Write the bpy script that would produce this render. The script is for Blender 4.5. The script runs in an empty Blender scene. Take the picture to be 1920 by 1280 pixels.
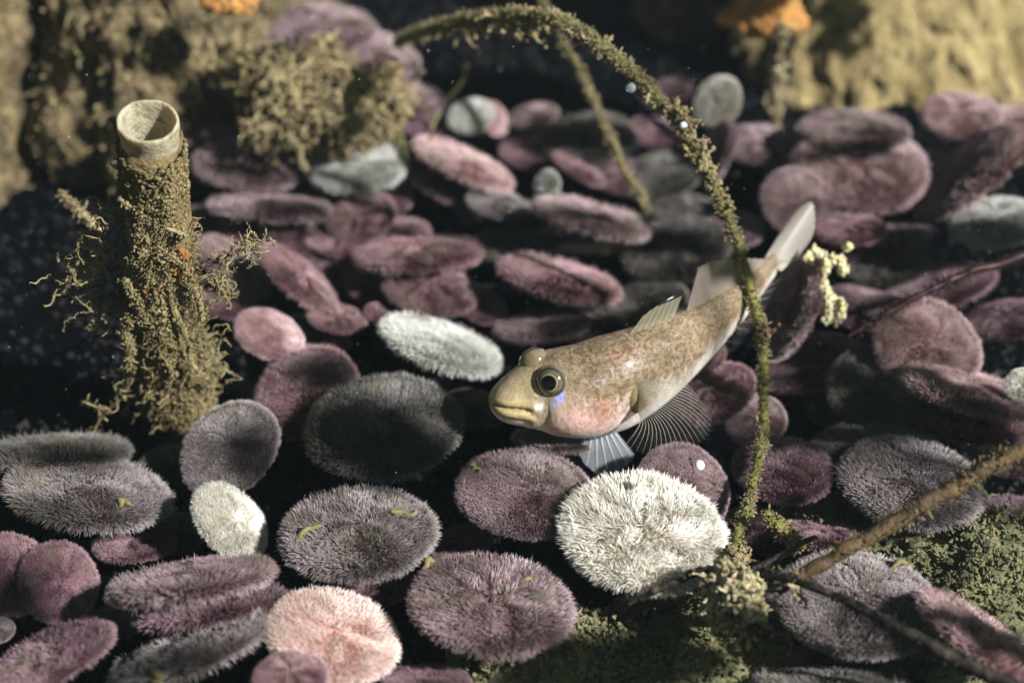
import bpy, math, random
import numpy as np
from mathutils import Vector, Matrix, noise

random.seed(11)
RNG = np.random.default_rng(11)
SC = bpy.context.scene

# ------------------------------------------------------------------ camera, light, exposure
# one unit is ten centimetres
PITCH = math.radians(36.0)
HFOV = math.radians(36.0)
CAM = np.array([0.0, -6.06, 4.4])
FPX = 960.0 / math.tan(HFOV / 2)
RIGHT = np.array([1.0, 0, 0])
UP = np.array([0, math.sin(PITCH), math.cos(PITCH)])
FWD = np.array([0, math.cos(PITCH), -math.sin(PITCH)])

cd = bpy.data.cameras.new('camera')
cam = bpy.data.objects.new('camera', cd)
SC.collection.objects.link(cam)
cam.location = CAM
cam.rotation_euler = (math.pi / 2 - PITCH, 0, 0)
cd.sensor_width = 36.0
cd.lens = 18.0 / math.tan(HFOV / 2)
cd.clip_start = 0.05
cd.clip_end = 300
cd.dof.use_dof = True
cd.dof.focus_distance = 6.08
cd.dof.aperture_fstop = 0.5
SC.camera = cam

SUN_EL, SUN_AZ = math.radians(38), math.radians(-30)
w = bpy.data.worlds.new('World')
SC.world = w
w.use_nodes = True
nt = w.node_tree
bg = nt.nodes['Background']
sky = nt.nodes.new('ShaderNodeTexSky')
sky.sky_type = 'NISHITA'
sky.sun_disc = False
sky.sun_elevation = SUN_EL
sky.sun_rotation = math.pi / 2 - SUN_AZ
tint = nt.nodes.new('ShaderNodeMix')
tint.data_type = 'RGBA'
tint.blend_type = 'MULTIPLY'
tint.inputs[0].default_value = 1.0
tint.inputs[7].default_value = (0.85, 1.0, 0.72, 1)      # daylight filtered by green water
nt.links.new(sky.outputs[0], tint.inputs[6])
nt.links.new(tint.outputs[2], bg.inputs[0])
bg.inputs[1].default_value = 0.024
sl = bpy.data.lights.new('sun', 'SUN')
sl.energy = 4.6
sl.angle = math.radians(2.2)
sl.color = (0.985, 0.985, 1.0)
so = bpy.data.objects.new('sun', sl)
SC.collection.objects.link(so)
SUNV = Vector((math.cos(SUN_EL) * math.cos(SUN_AZ), math.cos(SUN_EL) * math.sin(SUN_AZ), math.sin(SUN_EL)))
so.rotation_euler = SUNV.to_track_quat('Z', 'Y').to_euler()
SC.view_settings.view_transform = 'Standard'
SC.view_settings.look = 'None'
SC.view_settings.exposure = 0.95
SC.view_settings.gamma = 1.0
SC.render.engine = 'CYCLES'
SC.cycles.max_bounces = 6
SC.cycles.transparent_max_bounces = 16
SC.cycles.use_denoising = True


# ------------------------------------------------------------------ where a picture point lies in the place
def raydir(px, py):
    return FWD + RIGHT * ((px - 960.0) / FPX) - UP * ((py - 640.0) / FPX)


def P(px, py, d):
    return CAM + raydir(px, py) * d


def G(px, py, z=0.0):
    r = raydir(px, py)
    return CAM + r * ((z - CAM[2]) / r[2])


def depth(p):
    return float(np.dot(np.asarray(p) - CAM, FWD))


def proj(p):
    v = np.asarray(p) - CAM
    d = v @ FWD
    return np.stack([960 + FPX * (v @ RIGHT) / d, 640 - FPX * (v @ UP) / d], -1)


def unit(v):
    v = np.asarray(v, float)
    return v / (np.linalg.norm(v, axis=-1, keepdims=True) + 1e-12)


# ------------------------------------------------------------------ mesh helpers
class MB:
    """collects verts / faces, with one float ('tip') and one colour per vertex"""

    def __init__(self):
        self.v, self.f3, self.f4, self.t, self.n = [], [], [], [], 0

    def add(self, v, f3=None, f4=None, t=None):
        v = np.asarray(v, float).reshape(-1, 3)
        self.v.append(v)
        if f3 is not None and len(f3):
            self.f3.append(np.asarray(f3, int) + self.n)
        if f4 is not None and len(f4):
            self.f4.append(np.asarray(f4, int) + self.n)
        self.t.append(np.zeros(len(v)) if t is None else np.broadcast_to(np.asarray(t, float), (len(v),)))
        self.n += len(v)

    def tube(self, pts, rad, k=8, cap=True, t=None):
        pts = np.asarray(pts, float)
        n = len(pts)
        rad = np.broadcast_to(np.asarray(rad, float), (n,))
        T = unit(np.gradient(pts, axis=0))
        a = np.array([0.31, 0.17, 0.93])
        S = np.cross(T, a)
        S = unit(S)
        B = np.cross(T, S)
        an = np.arange(k) * 2 * math.pi / k
        ring = pts[:, None, :] + rad[:, None, None] * (S[:, None, :] * np.cos(an)[None, :, None] + B[:, None, :] * np.sin(an)[None, :, None])
        i = np.arange(n - 1)[:, None] * k
        j = np.arange(k)[None, :]
        j2 = (j + 1) % k
        f4 = np.stack([i + j, i + j2, i + k + j2, i + k + j], -1).reshape(-1, 4)
        v = ring.reshape(-1, 3)
        f3 = None
        tt = np.repeat(np.linspace(0, 1, n) if t is None else np.broadcast_to(t, (n,)), k)
        if cap:
            v = np.vstack([v, pts[:1] - T[:1] * rad[0] * .4, pts[-1:] + T[-1:] * rad[-1] * .4])
            c0, c1 = n * k, n * k + 1
            jj = np.arange(k)
            f3 = np.vstack([np.stack([np.full(k, c0), (jj + 1) % k, jj], -1),
                            np.stack([np.full(k, c1), (n - 1) * k + jj, (n - 1) * k + (jj + 1) % k], -1)])
            tt = np.concatenate([tt, [tt[0], tt[-1]]])
        self.add(v, f3, f4, tt)

    def spines(self, base, d, L, r):
        """three-sided tapering needles, slightly blunt"""
        base = np.asarray(base, float)
        d = unit(d)
        n = len(base)
        L = np.broadcast_to(L, (n,))
        r = np.broadcast_to(r, (n,))
        a = np.where(np.abs(d[:, 2:3]) < .8, np.array([[0, 0, 1.0]]), np.array([[1.0, 0, 0]]))
        S = unit(np.cross(d, a))
        B = np.cross(d, S)
        vs, ts = [], []
        for q, (lr, rr) in enumerate(((0, 1.0), (.72, .75))):
            for kk in range(3):
                an = kk * 2 * math.pi / 3
                vs.append(base + d * (L * lr)[:, None] + (S * math.cos(an) + B * math.sin(an)) * (r * rr)[:, None])
                ts.append(np.full(n, lr))
        vs.append(base + d * L[:, None])
        ts.append(np.ones(n))
        v = np.stack(vs, 1)
        t = np.stack(ts, 1)
        o = (np.arange(n) * 7)[:, None]
        f4 = np.concatenate([o + np.array([[k, (k + 1) % 3, 3 + (k + 1) % 3, 3 + k]]) for k in range(3)])
        f3 = np.concatenate([o + np.array([[3 + k, 3 + (k + 1) % 3, 6]]) for k in range(3)])
        self.add(v.reshape(-1, 3), f3, f4, t.reshape(-1))

    def grains(self, c, r, t=None):
        """small crumbs: squashed, randomly turned octahedra with jittered corners"""
        c = np.asarray(c, float)
        n = len(c)
        r = np.broadcast_to(r, (n,))
        o = np.array([[1, 0, 0], [-1, 0, 0], [0, 1, 0], [0, -1, 0], [0, 0, 1], [0, 0, -1.0]])
        q = RNG.normal(size=(n, 3, 3))
        q, _ = np.linalg.qr(q)
        s = RNG.uniform(.45, 1.2, (n, 6, 1))
        v = c[:, None, :] + np.einsum('kj,nij->nki', o, q) * s * r[:, None, None]
        f = np.array([[0, 2, 4], [2, 1, 4], [1, 3, 4], [3, 0, 4], [2, 0, 5], [1, 2, 5], [3, 1, 5], [0, 3, 5]])
        f3 = (np.arange(n)[:, None, None] * 6 + f[None]).reshape(-1, 3)
        tt = np.repeat(RNG.uniform(0, 1, n) if t is None else np.broadcast_to(t, (n,)), 6)
        self.add(v.reshape(-1, 3), f3, None, tt)

    def strand(self, p, d, L, r, wob=.5, steps=7, k=5, droop=0.0, nod=0, t=None):
        """a wandering filament with optional crumbs along it"""
        d = unit(d)
        p = np.asarray(p, float)
        pts = [p]
        for i in range(steps):
            d = unit(d + RNG.normal(size=3) * wob * .5 + np.array([0, 0, -droop]))
            p = p + d * L / steps
            pts.append(p)
        pts = np.array(pts)
        self.tube(pts, r * np.linspace(1, .45, steps + 1) * RNG.uniform(.7, 1.35, steps + 1), k, t=t)
        if nod:
            q = pts[RNG.integers(1, steps + 1, nod)] + RNG.normal(size=(nod, 3)) * r * 1.1
            self.grains(q, r * RNG.uniform(.5, 1.3, nod))
        return pts

    def build(self, name, mat, parent=None, smooth=True, link=True):
        me = mesh_from(name, np.vstack(self.v), self.f3, self.f4, np.concatenate(self.t), smooth)
        me.materials.append(mat)
        if not link:
            return me
        return link_obj(name, me, parent)


def mesh_from(name, v, f3, f4, t=None, smooth=True):
    me = bpy.data.meshes.new(name)
    f3 = np.vstack(f3) if f3 is not None and len(f3) else np.zeros((0, 3), int)
    f4 = np.vstack(f4) if f4 is not None and len(f4) else np.zeros((0, 4), int)
    me.vertices.add(len(v))
    me.vertices.foreach_set('co', np.asarray(v, np.float32).ravel())
    nl = f3.size + f4.size
    me.loops.add(nl)
    me.loops.foreach_set('vertex_index', np.concatenate([f3.ravel(), f4.ravel()]).astype(np.int32))
    npol = len(f3) + len(f4)
    me.polygons.add(npol)
    st = np.concatenate([np.arange(len(f3)) * 3, f3.size + np.arange(len(f4)) * 4]).astype(np.int32)
    me.polygons.foreach_set('loop_start', st)
    me.polygons.foreach_set('use_smooth', np.full(npol, smooth))
    if t is not None:
        a = me.attributes.new('tip', 'FLOAT', 'POINT')
        a.data.foreach_set('value', np.asarray(t, np.float32))
    me.update(calc_edges=True)
    me.validate()
    return me


def link_obj(name, me, parent=None):
    o = bpy.data.objects.new(name, me)
    SC.collection.objects.link(o)
    if parent is not None:
        o.parent = parent
        if tuple(parent.location) != (0, 0, 0):
            o.location = -parent.location
    return o


def tag(o, label=None, cat=None, group=None, kind=None):
    if label:
        o['label'] = label
    if cat:
        o['category'] = cat
    if group:
        o['group'] = group
    if kind:
        o['kind'] = kind
    return o


def thing(name, label, cat, loc=(0, 0, 0), group=None):
    o = bpy.data.objects.new(name, None)
    o.empty_display_size = .1
    SC.collection.objects.link(o)
    o.location = Vector([float(x) for x in loc])
    return tag(o, label, cat, group)


def catmull(pts, n):
    pts = np.asarray(pts, float)
    p = np.vstack([2 * pts[0] - pts[1], pts, 2 * pts[-1] - pts[-2]])
    m = len(pts) - 1
    out = []
    for u in np.linspace(0, m - 1e-6, n):
        i = int(u)
        f = u - i
        a, b, c, d = p[i], p[i + 1], p[i + 2], p[i + 3]
        out.append(.5 * (2 * b + (c - a) * f + (2 * a - 5 * b + 4 * c - d) * f * f + (3 * b - a - 3 * c + d) * f ** 3))
    return np.array(out)


def fbm(p, sc, o=4):
    return noise.fractal(Vector(p) * sc, 0.9, 2.1, o, noise_basis='PERLIN_ORIGINAL')


# ------------------------------------------------------------------ materials
def newmat(name):
    m = bpy.data.materials.new(name)
    m.use_nodes = True
    n = m.node_tree
    return m, n, n.nodes['Principled BSDF']


def N(n, typ, **kw):
    x = n.nodes.new(typ)
    for k, v in kw.items():
        setattr(x, k, v)
    return x


def mixc(n, fac, a, b, blend='MIX'):
    m = N(n, 'ShaderNodeMix', data_type='RGBA', blend_type=blend)
    for sock, val in ((m.inputs[0], fac), (m.inputs[6], a), (m.inputs[7], b)):
        if hasattr(val, 'links'):
            n.links.new(val, sock)
        else:
            sock.default_value = val if isinstance(val, (int, float)) else tuple(val) + ((1,) if len(val) == 3 else ())
    return m.outputs[2]


def noise_fac(n, scale, detail=4, lo=.35, hi=.65, coord='Object', rough=.6):
    tc = N(n, 'ShaderNodeTexCoord')
    no = N(n, 'ShaderNodeTexNoise')
    no.inputs['Scale'].default_value = scale
    no.inputs['Detail'].default_value = detail
    no.inputs['Roughness'].default_value = rough
    n.links.new(tc.outputs[coord], no.inputs['Vector'])
    mr = N(n, 'ShaderNodeMapRange')
    mr.inputs[1].default_value = lo
    mr.inputs[2].default_value = hi
    n.links.new(no.outputs[0], mr.inputs[0])
    return mr.outputs[0], no.outputs[0]


def bump(n, bsdf, h, dist, strength=1.0):
    b = N(n, 'ShaderNodeBump')
    b.inputs['Strength'].default_value = strength
    b.inputs['Distance'].default_value = dist
    n.links.new(h, b.inputs['Height'])
    n.links.new(b.outputs[0], bsdf.inputs['Normal'])


def mat_rough(name, c1, c2, c3=None, scale=6, rough=.8, bd=.03, bscale=25, use_tip=False, spec=.3, stretch=None):
    m, n, b = newmat(name)
    f, _ = noise_fac(n, scale)
    col = mixc(n, f, c1, c2)
    if c3:
        f2, _ = noise_fac(n, scale * 3.3, 5, .5, .68)
        col = mixc(n, f2, col, c3)
    if use_tip:
        at = N(n, 'ShaderNodeAttribute', attribute_name='tip')
        mr = N(n, 'ShaderNodeMapRange')
        mr.inputs[3].default_value = .55
        mr.inputs[4].default_value = 1.5
        n.links.new(at.outputs['Fac'], mr.inputs[0])
        col = mixc(n, 1.0, col, mr.outputs[0], 'MULTIPLY')
    n.links.new(col, b.inputs['Base Color'])
    b.inputs['Roughness'].default_value = rough
    b.inputs['Specular IOR Level'].default_value = spec
    if bd:
        _, h = noise_fac(n, bscale, 6)
        bump(n, b, h, bd)
    if stretch:
        for x in [q for q in n.nodes if q.type == 'TEX_NOISE']:
            mp = N(n, 'ShaderNodeMapping')
            mp.inputs['Scale'].default_value = stretch
            n.links.new(x.inputs['Vector'].links[0].from_socket, mp.inputs[0])
            n.links.new(mp.outputs[0], x.inputs['Vector'])
    return m


# colour classes of the sand dollars: (skin, spine foot, spine tip)
CLS = {
    'grey':   ((.060, .034, .036), (.085, .050, .052), (.53, .465, .445)),
    'mauve':  ((.070, .022, .028), (.105, .036, .043), (.53, .405, .405)),
    'purple': ((.055, .013, .021), (.085, .023, .033), (.43, .285, .315)),
    'red':    ((.075, .021, .026), (.115, .036, .043), (.47, .305, .315)),
    'pink':   ((.20, .085, .085), (.26, .12, .12), (.72, .53, .52)),
    'salmon': ((.48, .24, .18), (.55, .30, .24), (.93, .79, .71)),
    'cream':  ((.36, .31, .22), (.44, .385, .29), (.94, .91, .82)),
    'white':  ((.34, .34, .29), (.42, .41, .36), (.78, .77, .70)),
    'olive':  ((.045, .04, .036), (.075, .066, .056), (.24, .22, .195)),  # shade put into the colour, for discs lying in shadow
}
SKIN, SPIN = {}, {}
for k, (c0, c1, c2) in CLS.items():
    m, n, b = newmat('skin_' + k)
    f, h = noise_fac(n, 3.0, 5)
    f2, _ = noise_fac(n, 40, 2, .4, .6)
    col = mixc(n, f, [x * .75 for x in c0], [x * 1.25 for x in c0])
    col = mixc(n, f2, col, c1)
    n.links.new(col, b.inputs['Base Color'])
    b.inputs['Roughness'].default_value = .75
    SKIN[k] = m
    m, n, b = newmat('spine_' + k)
    at = N(n, 'ShaderNodeAttribute', attribute_name='tip')
    oi = N(n, 'ShaderNodeObjectInfo')
    f, _ = noise_fac(n, 2.6, 4, .38, .66)
    grad = N(n, 'ShaderNodeMapRange')
    grad.inputs[1].default_value = .2
    grad.inputs[2].default_value = .9
    n.links.new(at.outputs['Fac'], grad.inputs[0])
    a = mixc(n, grad.outputs[0], c1, c2)
    dark = [c1[i] * .55 + c2[i] * .35 for i in range(3)]
    bcol = mixc(n, grad.outputs[0], [x * .8 for x in c1], dark)
    mf = N(n, 'ShaderNodeMath', operation='MULTIPLY')
    mf.inputs[1].default_value = .62 if k not in ('cream', 'white', 'salmon') else .35
    n.links.new(f, mf.inputs[0])
    col = mixc(n, mf.outputs[0], a, bcol)
    # olive tone on the needles, in patches that differ from one animal to the next
    tcs = N(n, 'ShaderNodeTexCoord')
    mps = N(n, 'ShaderNodeMapping')
    cmb = N(n, 'ShaderNodeVectorMath', operation='SCALE')
    cmb.inputs[0].default_value = (37, 19, 53)
    n.links.new(oi.outputs['Random'], cmb.inputs['Scale'])
    n.links.new(cmb.outputs[0], mps.inputs['Location'])
    n.links.new(tcs.outputs['Object'], mps.inputs[0])
    nos = N(n, 'ShaderNodeTexNoise')
    nos.inputs['Scale'].default_value = 1.9
    nos.inputs['Detail'].default_value = 5
    n.links.new(mps.outputs[0], nos.inputs['Vector'])
    mrs = N(n, 'ShaderNodeMapRange')
    mrs.inputs[1].default_value, mrs.inputs[2].default_value = .50, .68
    mrs.inputs[4].default_value = .20 if k in ('cream', 'white', 'salmon') else .60
    n.links.new(nos.outputs[0], mrs.inputs[0])
    col = mixc(n, mrs.outputs[0], col, (.17, .15, .095))
    hs = N(n, 'ShaderNodeHueSaturation')
    mr = N(n, 'ShaderNodeMapRange')
    mr.inputs[3].default_value = .82
    mr.inputs[4].default_value = 1.14
    n.links.new(oi.outputs['Random'], mr.inputs[0])
    n.links.new(mr.outputs[0], hs.inputs['Value'])
    n.links.new(col, hs.inputs['Color'])
    n.links.new(hs.outputs[0], b.inputs['Base Color'])
    b.inputs['Roughness'].default_value = .45
    b.inputs['Specular IOR Level'].default_value = .35
    SPIN[k] = m

M_SHADE_MUD = mat_rough('shade_dark_mud', (.0012, .0016, .003), (.003, .0032, .0038), scale=2, bd=.05, bscale=9, spec=.0, rough=1.0)  # near-black colour stands in for the shadow in the gaps
M_ROCKY = mat_rough('ochre_rock', (.48, .37, .165), (.28, .205, .08), (.12, .09, .045), scale=4.5, bd=.12, bscale=12, stretch=(1, 1, .5))
M_ROCKL = mat_rough('olive_rock', (.17, .125, .055), (.055, .042, .022), (.28, .21, .11), scale=5, bd=.10, bscale=12, stretch=(1, 1, .55))
M_CRUST = mat_rough('stem_crust', (.14, .115, .048), (.31, .265, .14), scale=3, bd=0, use_tip=True, rough=.6)
M_TALG = mat_rough('tube_algae', (.115, .088, .035), (.21, .165, .075), scale=6, bd=0, use_tip=True, rough=.6)
M_TALG2 = mat_rough('tube_algae_pale', (.15, .12, .05), (.27, .22, .11), scale=6, bd=0, use_tip=True, rough=.6)
M_ALGAE = mat_rough('olive_algae', (.185, .14, .062), (.30, .24, .13), scale=5, bd=0, use_tip=True, rough=.7)
M_ALGAEP = mat_rough('pale_algae', (.25, .205, .105), (.42, .36, .22), scale=5, bd=0, use_tip=True, rough=.7)
M_ALGAED = mat_rough('dark_algae', (.09, .08, .03), (.17, .14, .06), scale=5, bd=0, use_tip=True, rough=.7)
M_MOSS = mat_rough('moss', (.12, .115, .055), (.27, .25, .12), (.05, .06, .03), scale=3, bd=.03, bscale=30)
M_STEMG = mat_rough('green_stem', (.12, .13, .02), (.20, .19, .035), (.07, .065, .015), scale=5, bd=.02, bscale=30, rough=.5)
M_STEMB = mat_rough('brown_stem', (.14, .085, .036), (.07, .042, .02), (.035, .028, .018), scale=5, bd=.02, bscale=24, rough=.5)
M_STEMD = mat_rough('dark_stem', (.016, .012, .010), (.03, .022, .016), (.07, .06, .04), scale=6, bd=.015, bscale=24, rough=.5)
M_ORANGE = mat_rough('orange_sponge', (.50, .235, .06), (.30, .13, .035), (.56, .36, .14), scale=5, bd=.04, bscale=20)
M_ORANGED = mat_rough('dull_orange', (.36, .17, .05), (.26, .13, .04), scale=9, bd=.02, bscale=30)
M_RIM = mat_rough('pale_tube', (.46, .42, .29), (.34, .29, .18), (.22, .18, .10), scale=6, bd=.02, bscale=30, rough=.6)
_b = M_RIM.node_tree.nodes['Principled BSDF']
_b.inputs['Subsurface Weight'].default_value = .5
_b.inputs['Subsurface Radius'].default_value = (.12, .10, .06)
_b.inputs['Subsurface Scale'].default_value = .5
M_TUBE = mat_rough('tube_wall', (.20, .14, .06), (.28, .20, .10), (.11, .075, .035), scale=5, bd=.03, bscale=25, rough=.6)
M_YELLOW = mat_rough('yellow_bit', (.24, .20, .075), (.15, .125, .045), scale=20, bd=.005, bscale=60, rough=.5)
M_TWIG = mat_rough('pale_twig', (.42, .28, .17), (.58, .48, .34), scale=4, bd=.02, bscale=20)
M_REDALG = mat_rough('red_algae', (.035, .009, .009), (.022, .007, .009), (.07, .02, .012), scale=5, bd=0, rough=.5)
M_BARN = mat_rough('yellow_barnacle', (.62, .54, .24), (.75, .70, .45), scale=8, bd=.02, bscale=30)
M_WHITE, _n, _b = newmat('white_speck')
_b.inputs['Base Color'].default_value = (.9, .9, .88, 1)
_b.inputs['Roughness'].default_value = .4
M_GLASS, _n, _b = newmat('bubble_film')
_b.inputs['Base Color'].default_value = (.85, .93, .97, 1)
_b.inputs['Roughness'].default_value = .05
_b.inputs['Transmission Weight'].default_value = .85
_b.inputs['IOR'].default_value = 1.25

def surface(px, py, skip=('haze', 'drifting', 'blade', 'shade_stalk')):
    """the first solid point in the place along a line of sight"""
    bpy.context.view_layer.update()
    dg = bpy.context.evaluated_depsgraph_get()
    o, d = Vector(CAM), Vector(unit(raydir(px, py)))
    for _ in range(12):
        ok, p, nn, _i, ob, _m = SC.ray_cast(dg, o, d)
        if not ok:
            break
        if not ob.name.startswith(skip):
            return np.array(p), np.array(nn if nn.dot(d) < 0 else -nn)
        o = p + d * .002
    return G(px, py, .25), np.array([0, 0, 1.0])


# ------------------------------------------------------------------ seabed
def seabed():
    xs = np.linspace(-16, 16, 161)
    ys = np.linspace(-7.5, 24, 161)
    X, Y = np.meshgrid(xs, ys)
    Z = np.array([[.10 * fbm((x, y, 0), .9, 4) - .12 for x in xs] for y in ys])
    v = np.stack([X, Y, Z], -1).reshape(-1, 3)
    i = np.arange(160)[:, None] * 161
    j = np.arange(160)[None, :]
    f = np.stack([i + j, i + j + 1, i + 162 + j, i + 161 + j], -1).reshape(-1, 4)
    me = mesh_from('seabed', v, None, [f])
    me.materials.append(M_SHADE_MUD)
    tag(link_obj('seabed', me), 'muddy seabed with shade put into its colour, under the heaped sand dollars', None, None, 'structure')


seabed()
M_SHADE_GRIT = mat_rough('grit', (.007, .007, .007), (.011, .0105, .010), (.016, .015, .014), scale=9, bd=0)  # albedo kept near black to imitate deep crevice shadow
b = MB()
n_ = 26000
gx, gy = RNG.uniform(-4.2, 4.4, n_), RNG.uniform(-3.4, 5.0, n_)
gz = np.array([.10 * fbm((x, y, 0), .9, 4) - .12 for x, y in zip(gx, gy)])
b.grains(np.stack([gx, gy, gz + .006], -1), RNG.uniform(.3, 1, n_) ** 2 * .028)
tag(b.build('shell_grit', M_SHADE_GRIT, smooth=False), 'shell grit with shade put into its colour, scattered between the sand dollars', None, None, 'stuff')

# ------------------------------------------------------------------ sand dollars
R0 = .90


def disc_surface(r, a, petal0, wob):
    """top height of the shell at polar (r, a)"""
    out = R0 * (1 + wob[0] * np.cos(a - wob[1]) + wob[2] * np.cos(2 * a - wob[3]) + .012 * np.cos(5 * (a - petal0)))
    q = np.clip(r / out, 0, 1)
    top = .155 * np.maximum(1 - q ** 2.2, 0) ** .62
    bot = -.05 * np.maximum(1 - q ** 4, 0) ** .5
    for k in range(5):
        da = (a - petal0 - k * 2 * math.pi / 5 + math.pi) % (2 * math.pi) - math.pi
        x, y = r * np.cos(da), r * np.sin(da)
        wp = .085 * np.sin(np.clip(x / .62, 0, 1) * math.pi)
        on = (x > 0.03) & (x < .62)
        g = np.exp(-((np.abs(y) - wp) / .03) ** 2) * on
        mid = np.exp(-(y / .035) ** 2) * (x > .05) * np.clip((.85 - x) / .3, 0, 1)
        top = top - .036 * g - .026 * mid
    return top, bot, out


def make_disc(seed, ntop, nrim, nbot, rs, comb):
    global RNG
    rg = np.random.default_rng(seed)
    petal0 = rg.uniform(0, 6.28)
    wob = (rg.uniform(.0, .03), rg.uniform(0, 6.28), rg.uniform(0, .03), rg.uniform(0, 6.28))
    NA, NR = 96, 30
    A = np.arange(NA) * 2 * math.pi / NA
    q = np.sin(np.linspace(0, 1, NR + 1)[1:] * math.pi / 2)
    b = MB()
    vs = [np.array([[0, 0, disc_surface(np.array([0.0]), np.array([0.0]), petal0, wob)[0][0]]])]
    for x in q:
        t, bo, out = disc_surface(x * R0, A, petal0, wob)
        r = out * x
        t, bo, out = disc_surface(r, A, petal0, wob)
        vs.append(np.stack([r * np.cos(A), r * np.sin(A), t], -1))
    for x in q[::-1][1:]:
        t, bo, out = disc_surface(x * R0, A, petal0, wob)
        r = out * x
        t, bo, out = disc_surface(r, A, petal0, wob)
        vs.append(np.stack([r * np.cos(A), r * np.sin(A), bo], -1))
    vs.append(np.array([[0, 0, -.05]]))
    v = np.vstack(vs)
    nr = 2 * NR - 1
    i = 1 + np.arange(nr - 1)[:, None] * NA
    j = np.arange(NA)[None, :]
    j2 = (j + 1) % NA
    f4 = np.stack([i + j, i + NA + j, i + NA + j2, i + j2], -1).reshape(-1, 4)
    jj = np.arange(NA)
    last = len(v) - 1
    f3 = np.vstack([np.stack([np.zeros(NA, int), 1 + jj, 1 + (jj + 1) % NA], -1),
                    np.stack([np.full(NA, last), last - NA + (jj + 1) % NA, last - NA + jj], -1)])
    b.add(v, f3, f4)
    body = b.build('shell', SKIN['grey'], link=False)

    s = MB()
    # upper side: short needles combed over the shell
    a = rg.uniform(0, 2 * math.pi, ntop)
    r = np.sqrt(rg.uniform(0, 1, ntop)) * R0 * .97
    t, bo, out = disc_surface(r, a, petal0, wob)
    keep = r < out * .985
    a, r, t, out = a[keep], r[keep], t[keep], out[keep]
    base = np.stack([r * np.cos(a), r * np.sin(a), t], -1)
    e = .015
    rad = np.stack([np.cos(a), np.sin(a), 0 * a], -1)
    tan = np.stack([-np.sin(a), np.cos(a), 0 * a], -1)
    dr = (disc_surface(r + e, a, petal0, wob)[0] - disc_surface(np.abs(r - e), a, petal0, wob)[0]) / (2 * e)
    dr = np.clip(dr, -2.5, 1)
    nrm = unit(np.array([[0, 0, 1.0]]) - rad * dr[:, None])
    # swirl field: tufts lean together, and towards the petal lines
    fx = np.array([noise.noise(Vector((x * 3.1 + seed * 7, y * 3.1, .3))) for x, y in base[:, :2]])
    fy = np.array([noise.noise(Vector((x * 3.1 + seed * 7, y * 3.1, 5.3))) for x, y in base[:, :2]])
    ph = np.array([noise.noise(Vector((x * 7.3 - seed, y * 7.3, 2.3))) for x, y in base[:, :2]])
    da = (a - petal0 + math.pi / 5) % (2 * math.pi / 5) - math.pi / 5
    toward = -np.sign(da) * np.exp(-((np.abs(np.sin(da)) * r - .10) / .08) ** 2) * (r < .66)
    q = r / out
    lean = rad * (.35 + .75 * q)[:, None] + tan * (comb * 1.3 * toward)[:, None]
    lean = lean + (rad * fx[:, None] + tan * fy[:, None]) * (.7 + comb * 1.1)
    lean = lean + rg.normal(size=base.shape) * (.22 + .16 * comb)
    d = nrm * (.55 - .25 * comb + .35 * ph)[:, None] + lean * .8
    L = ((.045 + .035 * q) if rs < .0042 else (.06 + .045 * q + .085 * comb) if rs < .006 else (.065 + .035 * q)) * rg.uniform(.55, 1.2, len(r))
    s.spines(base, d, L, rs * rg.uniform(.7, 1.2, len(r)))
    # rim: longer needles standing out all round
    n = nrim
    a = rg.uniform(0, 2 * math.pi, n)
    el = rg.normal(.05, .62, n)
    rad = np.stack([np.cos(a), np.sin(a), 0 * a], -1)
    tan = np.stack([-np.sin(a), np.cos(a), 0 * a], -1)
    out = disc_surface(np.zeros(n), a, petal0, wob)[2]
    zz = np.where(el > 0, .155 * .5, .05 * .8) * np.sin(np.clip(el, -1.4, 1.4))
    rr = out * (1 - .10 * np.abs(np.sin(np.clip(el, -1.4, 1.4))) ** 1.5)
    base = rad * (rr - .02)[:, None]
    base[:, 2] = zz
    clump = np.array([noise.noise(Vector((x * 9, seed * 3.7, 1))) for x in a])
    d = rad * np.cos(el)[:, None] + np.array([[0, 0, 1.0]]) * np.sin(el)[:, None]
    d = d + tan * (clump * .45 + rg.normal(0, .17, n))[:, None] + rg.normal(size=(n, 3)) * .10
    s.spines(base, d, rg.uniform(.075, .165, n) * (1 + .25 * clump) * (.75 if rs < .0042 else 1 if rs < .006 else .95), rs * 1.1)
    # underside
    n = nbot
    a = rg.uniform(0, 2 * math.pi, n)
    r = np.sqrt(rg.uniform(0, 1, n)) * R0 * .95
    bo = disc_surface(r, a, petal0, wob)[1]
    base = np.stack([r * np.cos(a), r * np.sin(a), bo], -1)
    d = np.array([[0, 0, -1.0]]) + base * np.array([[.8, .8, 0]]) + rg.normal(size=(n, 3)) * .3
    s.spines(base, d, rg.uniform(.05, .09, n), rs)
    coat = s.build('spine_coat', SPIN['grey'], link=False, smooth=False)
    return body, coat


NEAR = [make_disc(100 + k, 12000, 4200, 1500, .0046, c) for k, c in enumerate((.15, .45, .85, .1, .6, .3))]
FINE = [make_disc(140 + k, 19000, 6000, 1800, .0040, c) for k, c in enumerate((.05, .12))]
FAR = [make_disc(180 + k, 9000, 3200, 1800, .0062, c) for k, c in enumerate((.2, .4, .1, .3))]
GRP = 'sand dollars heaped on the seabed'
NDISC = 0


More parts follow.
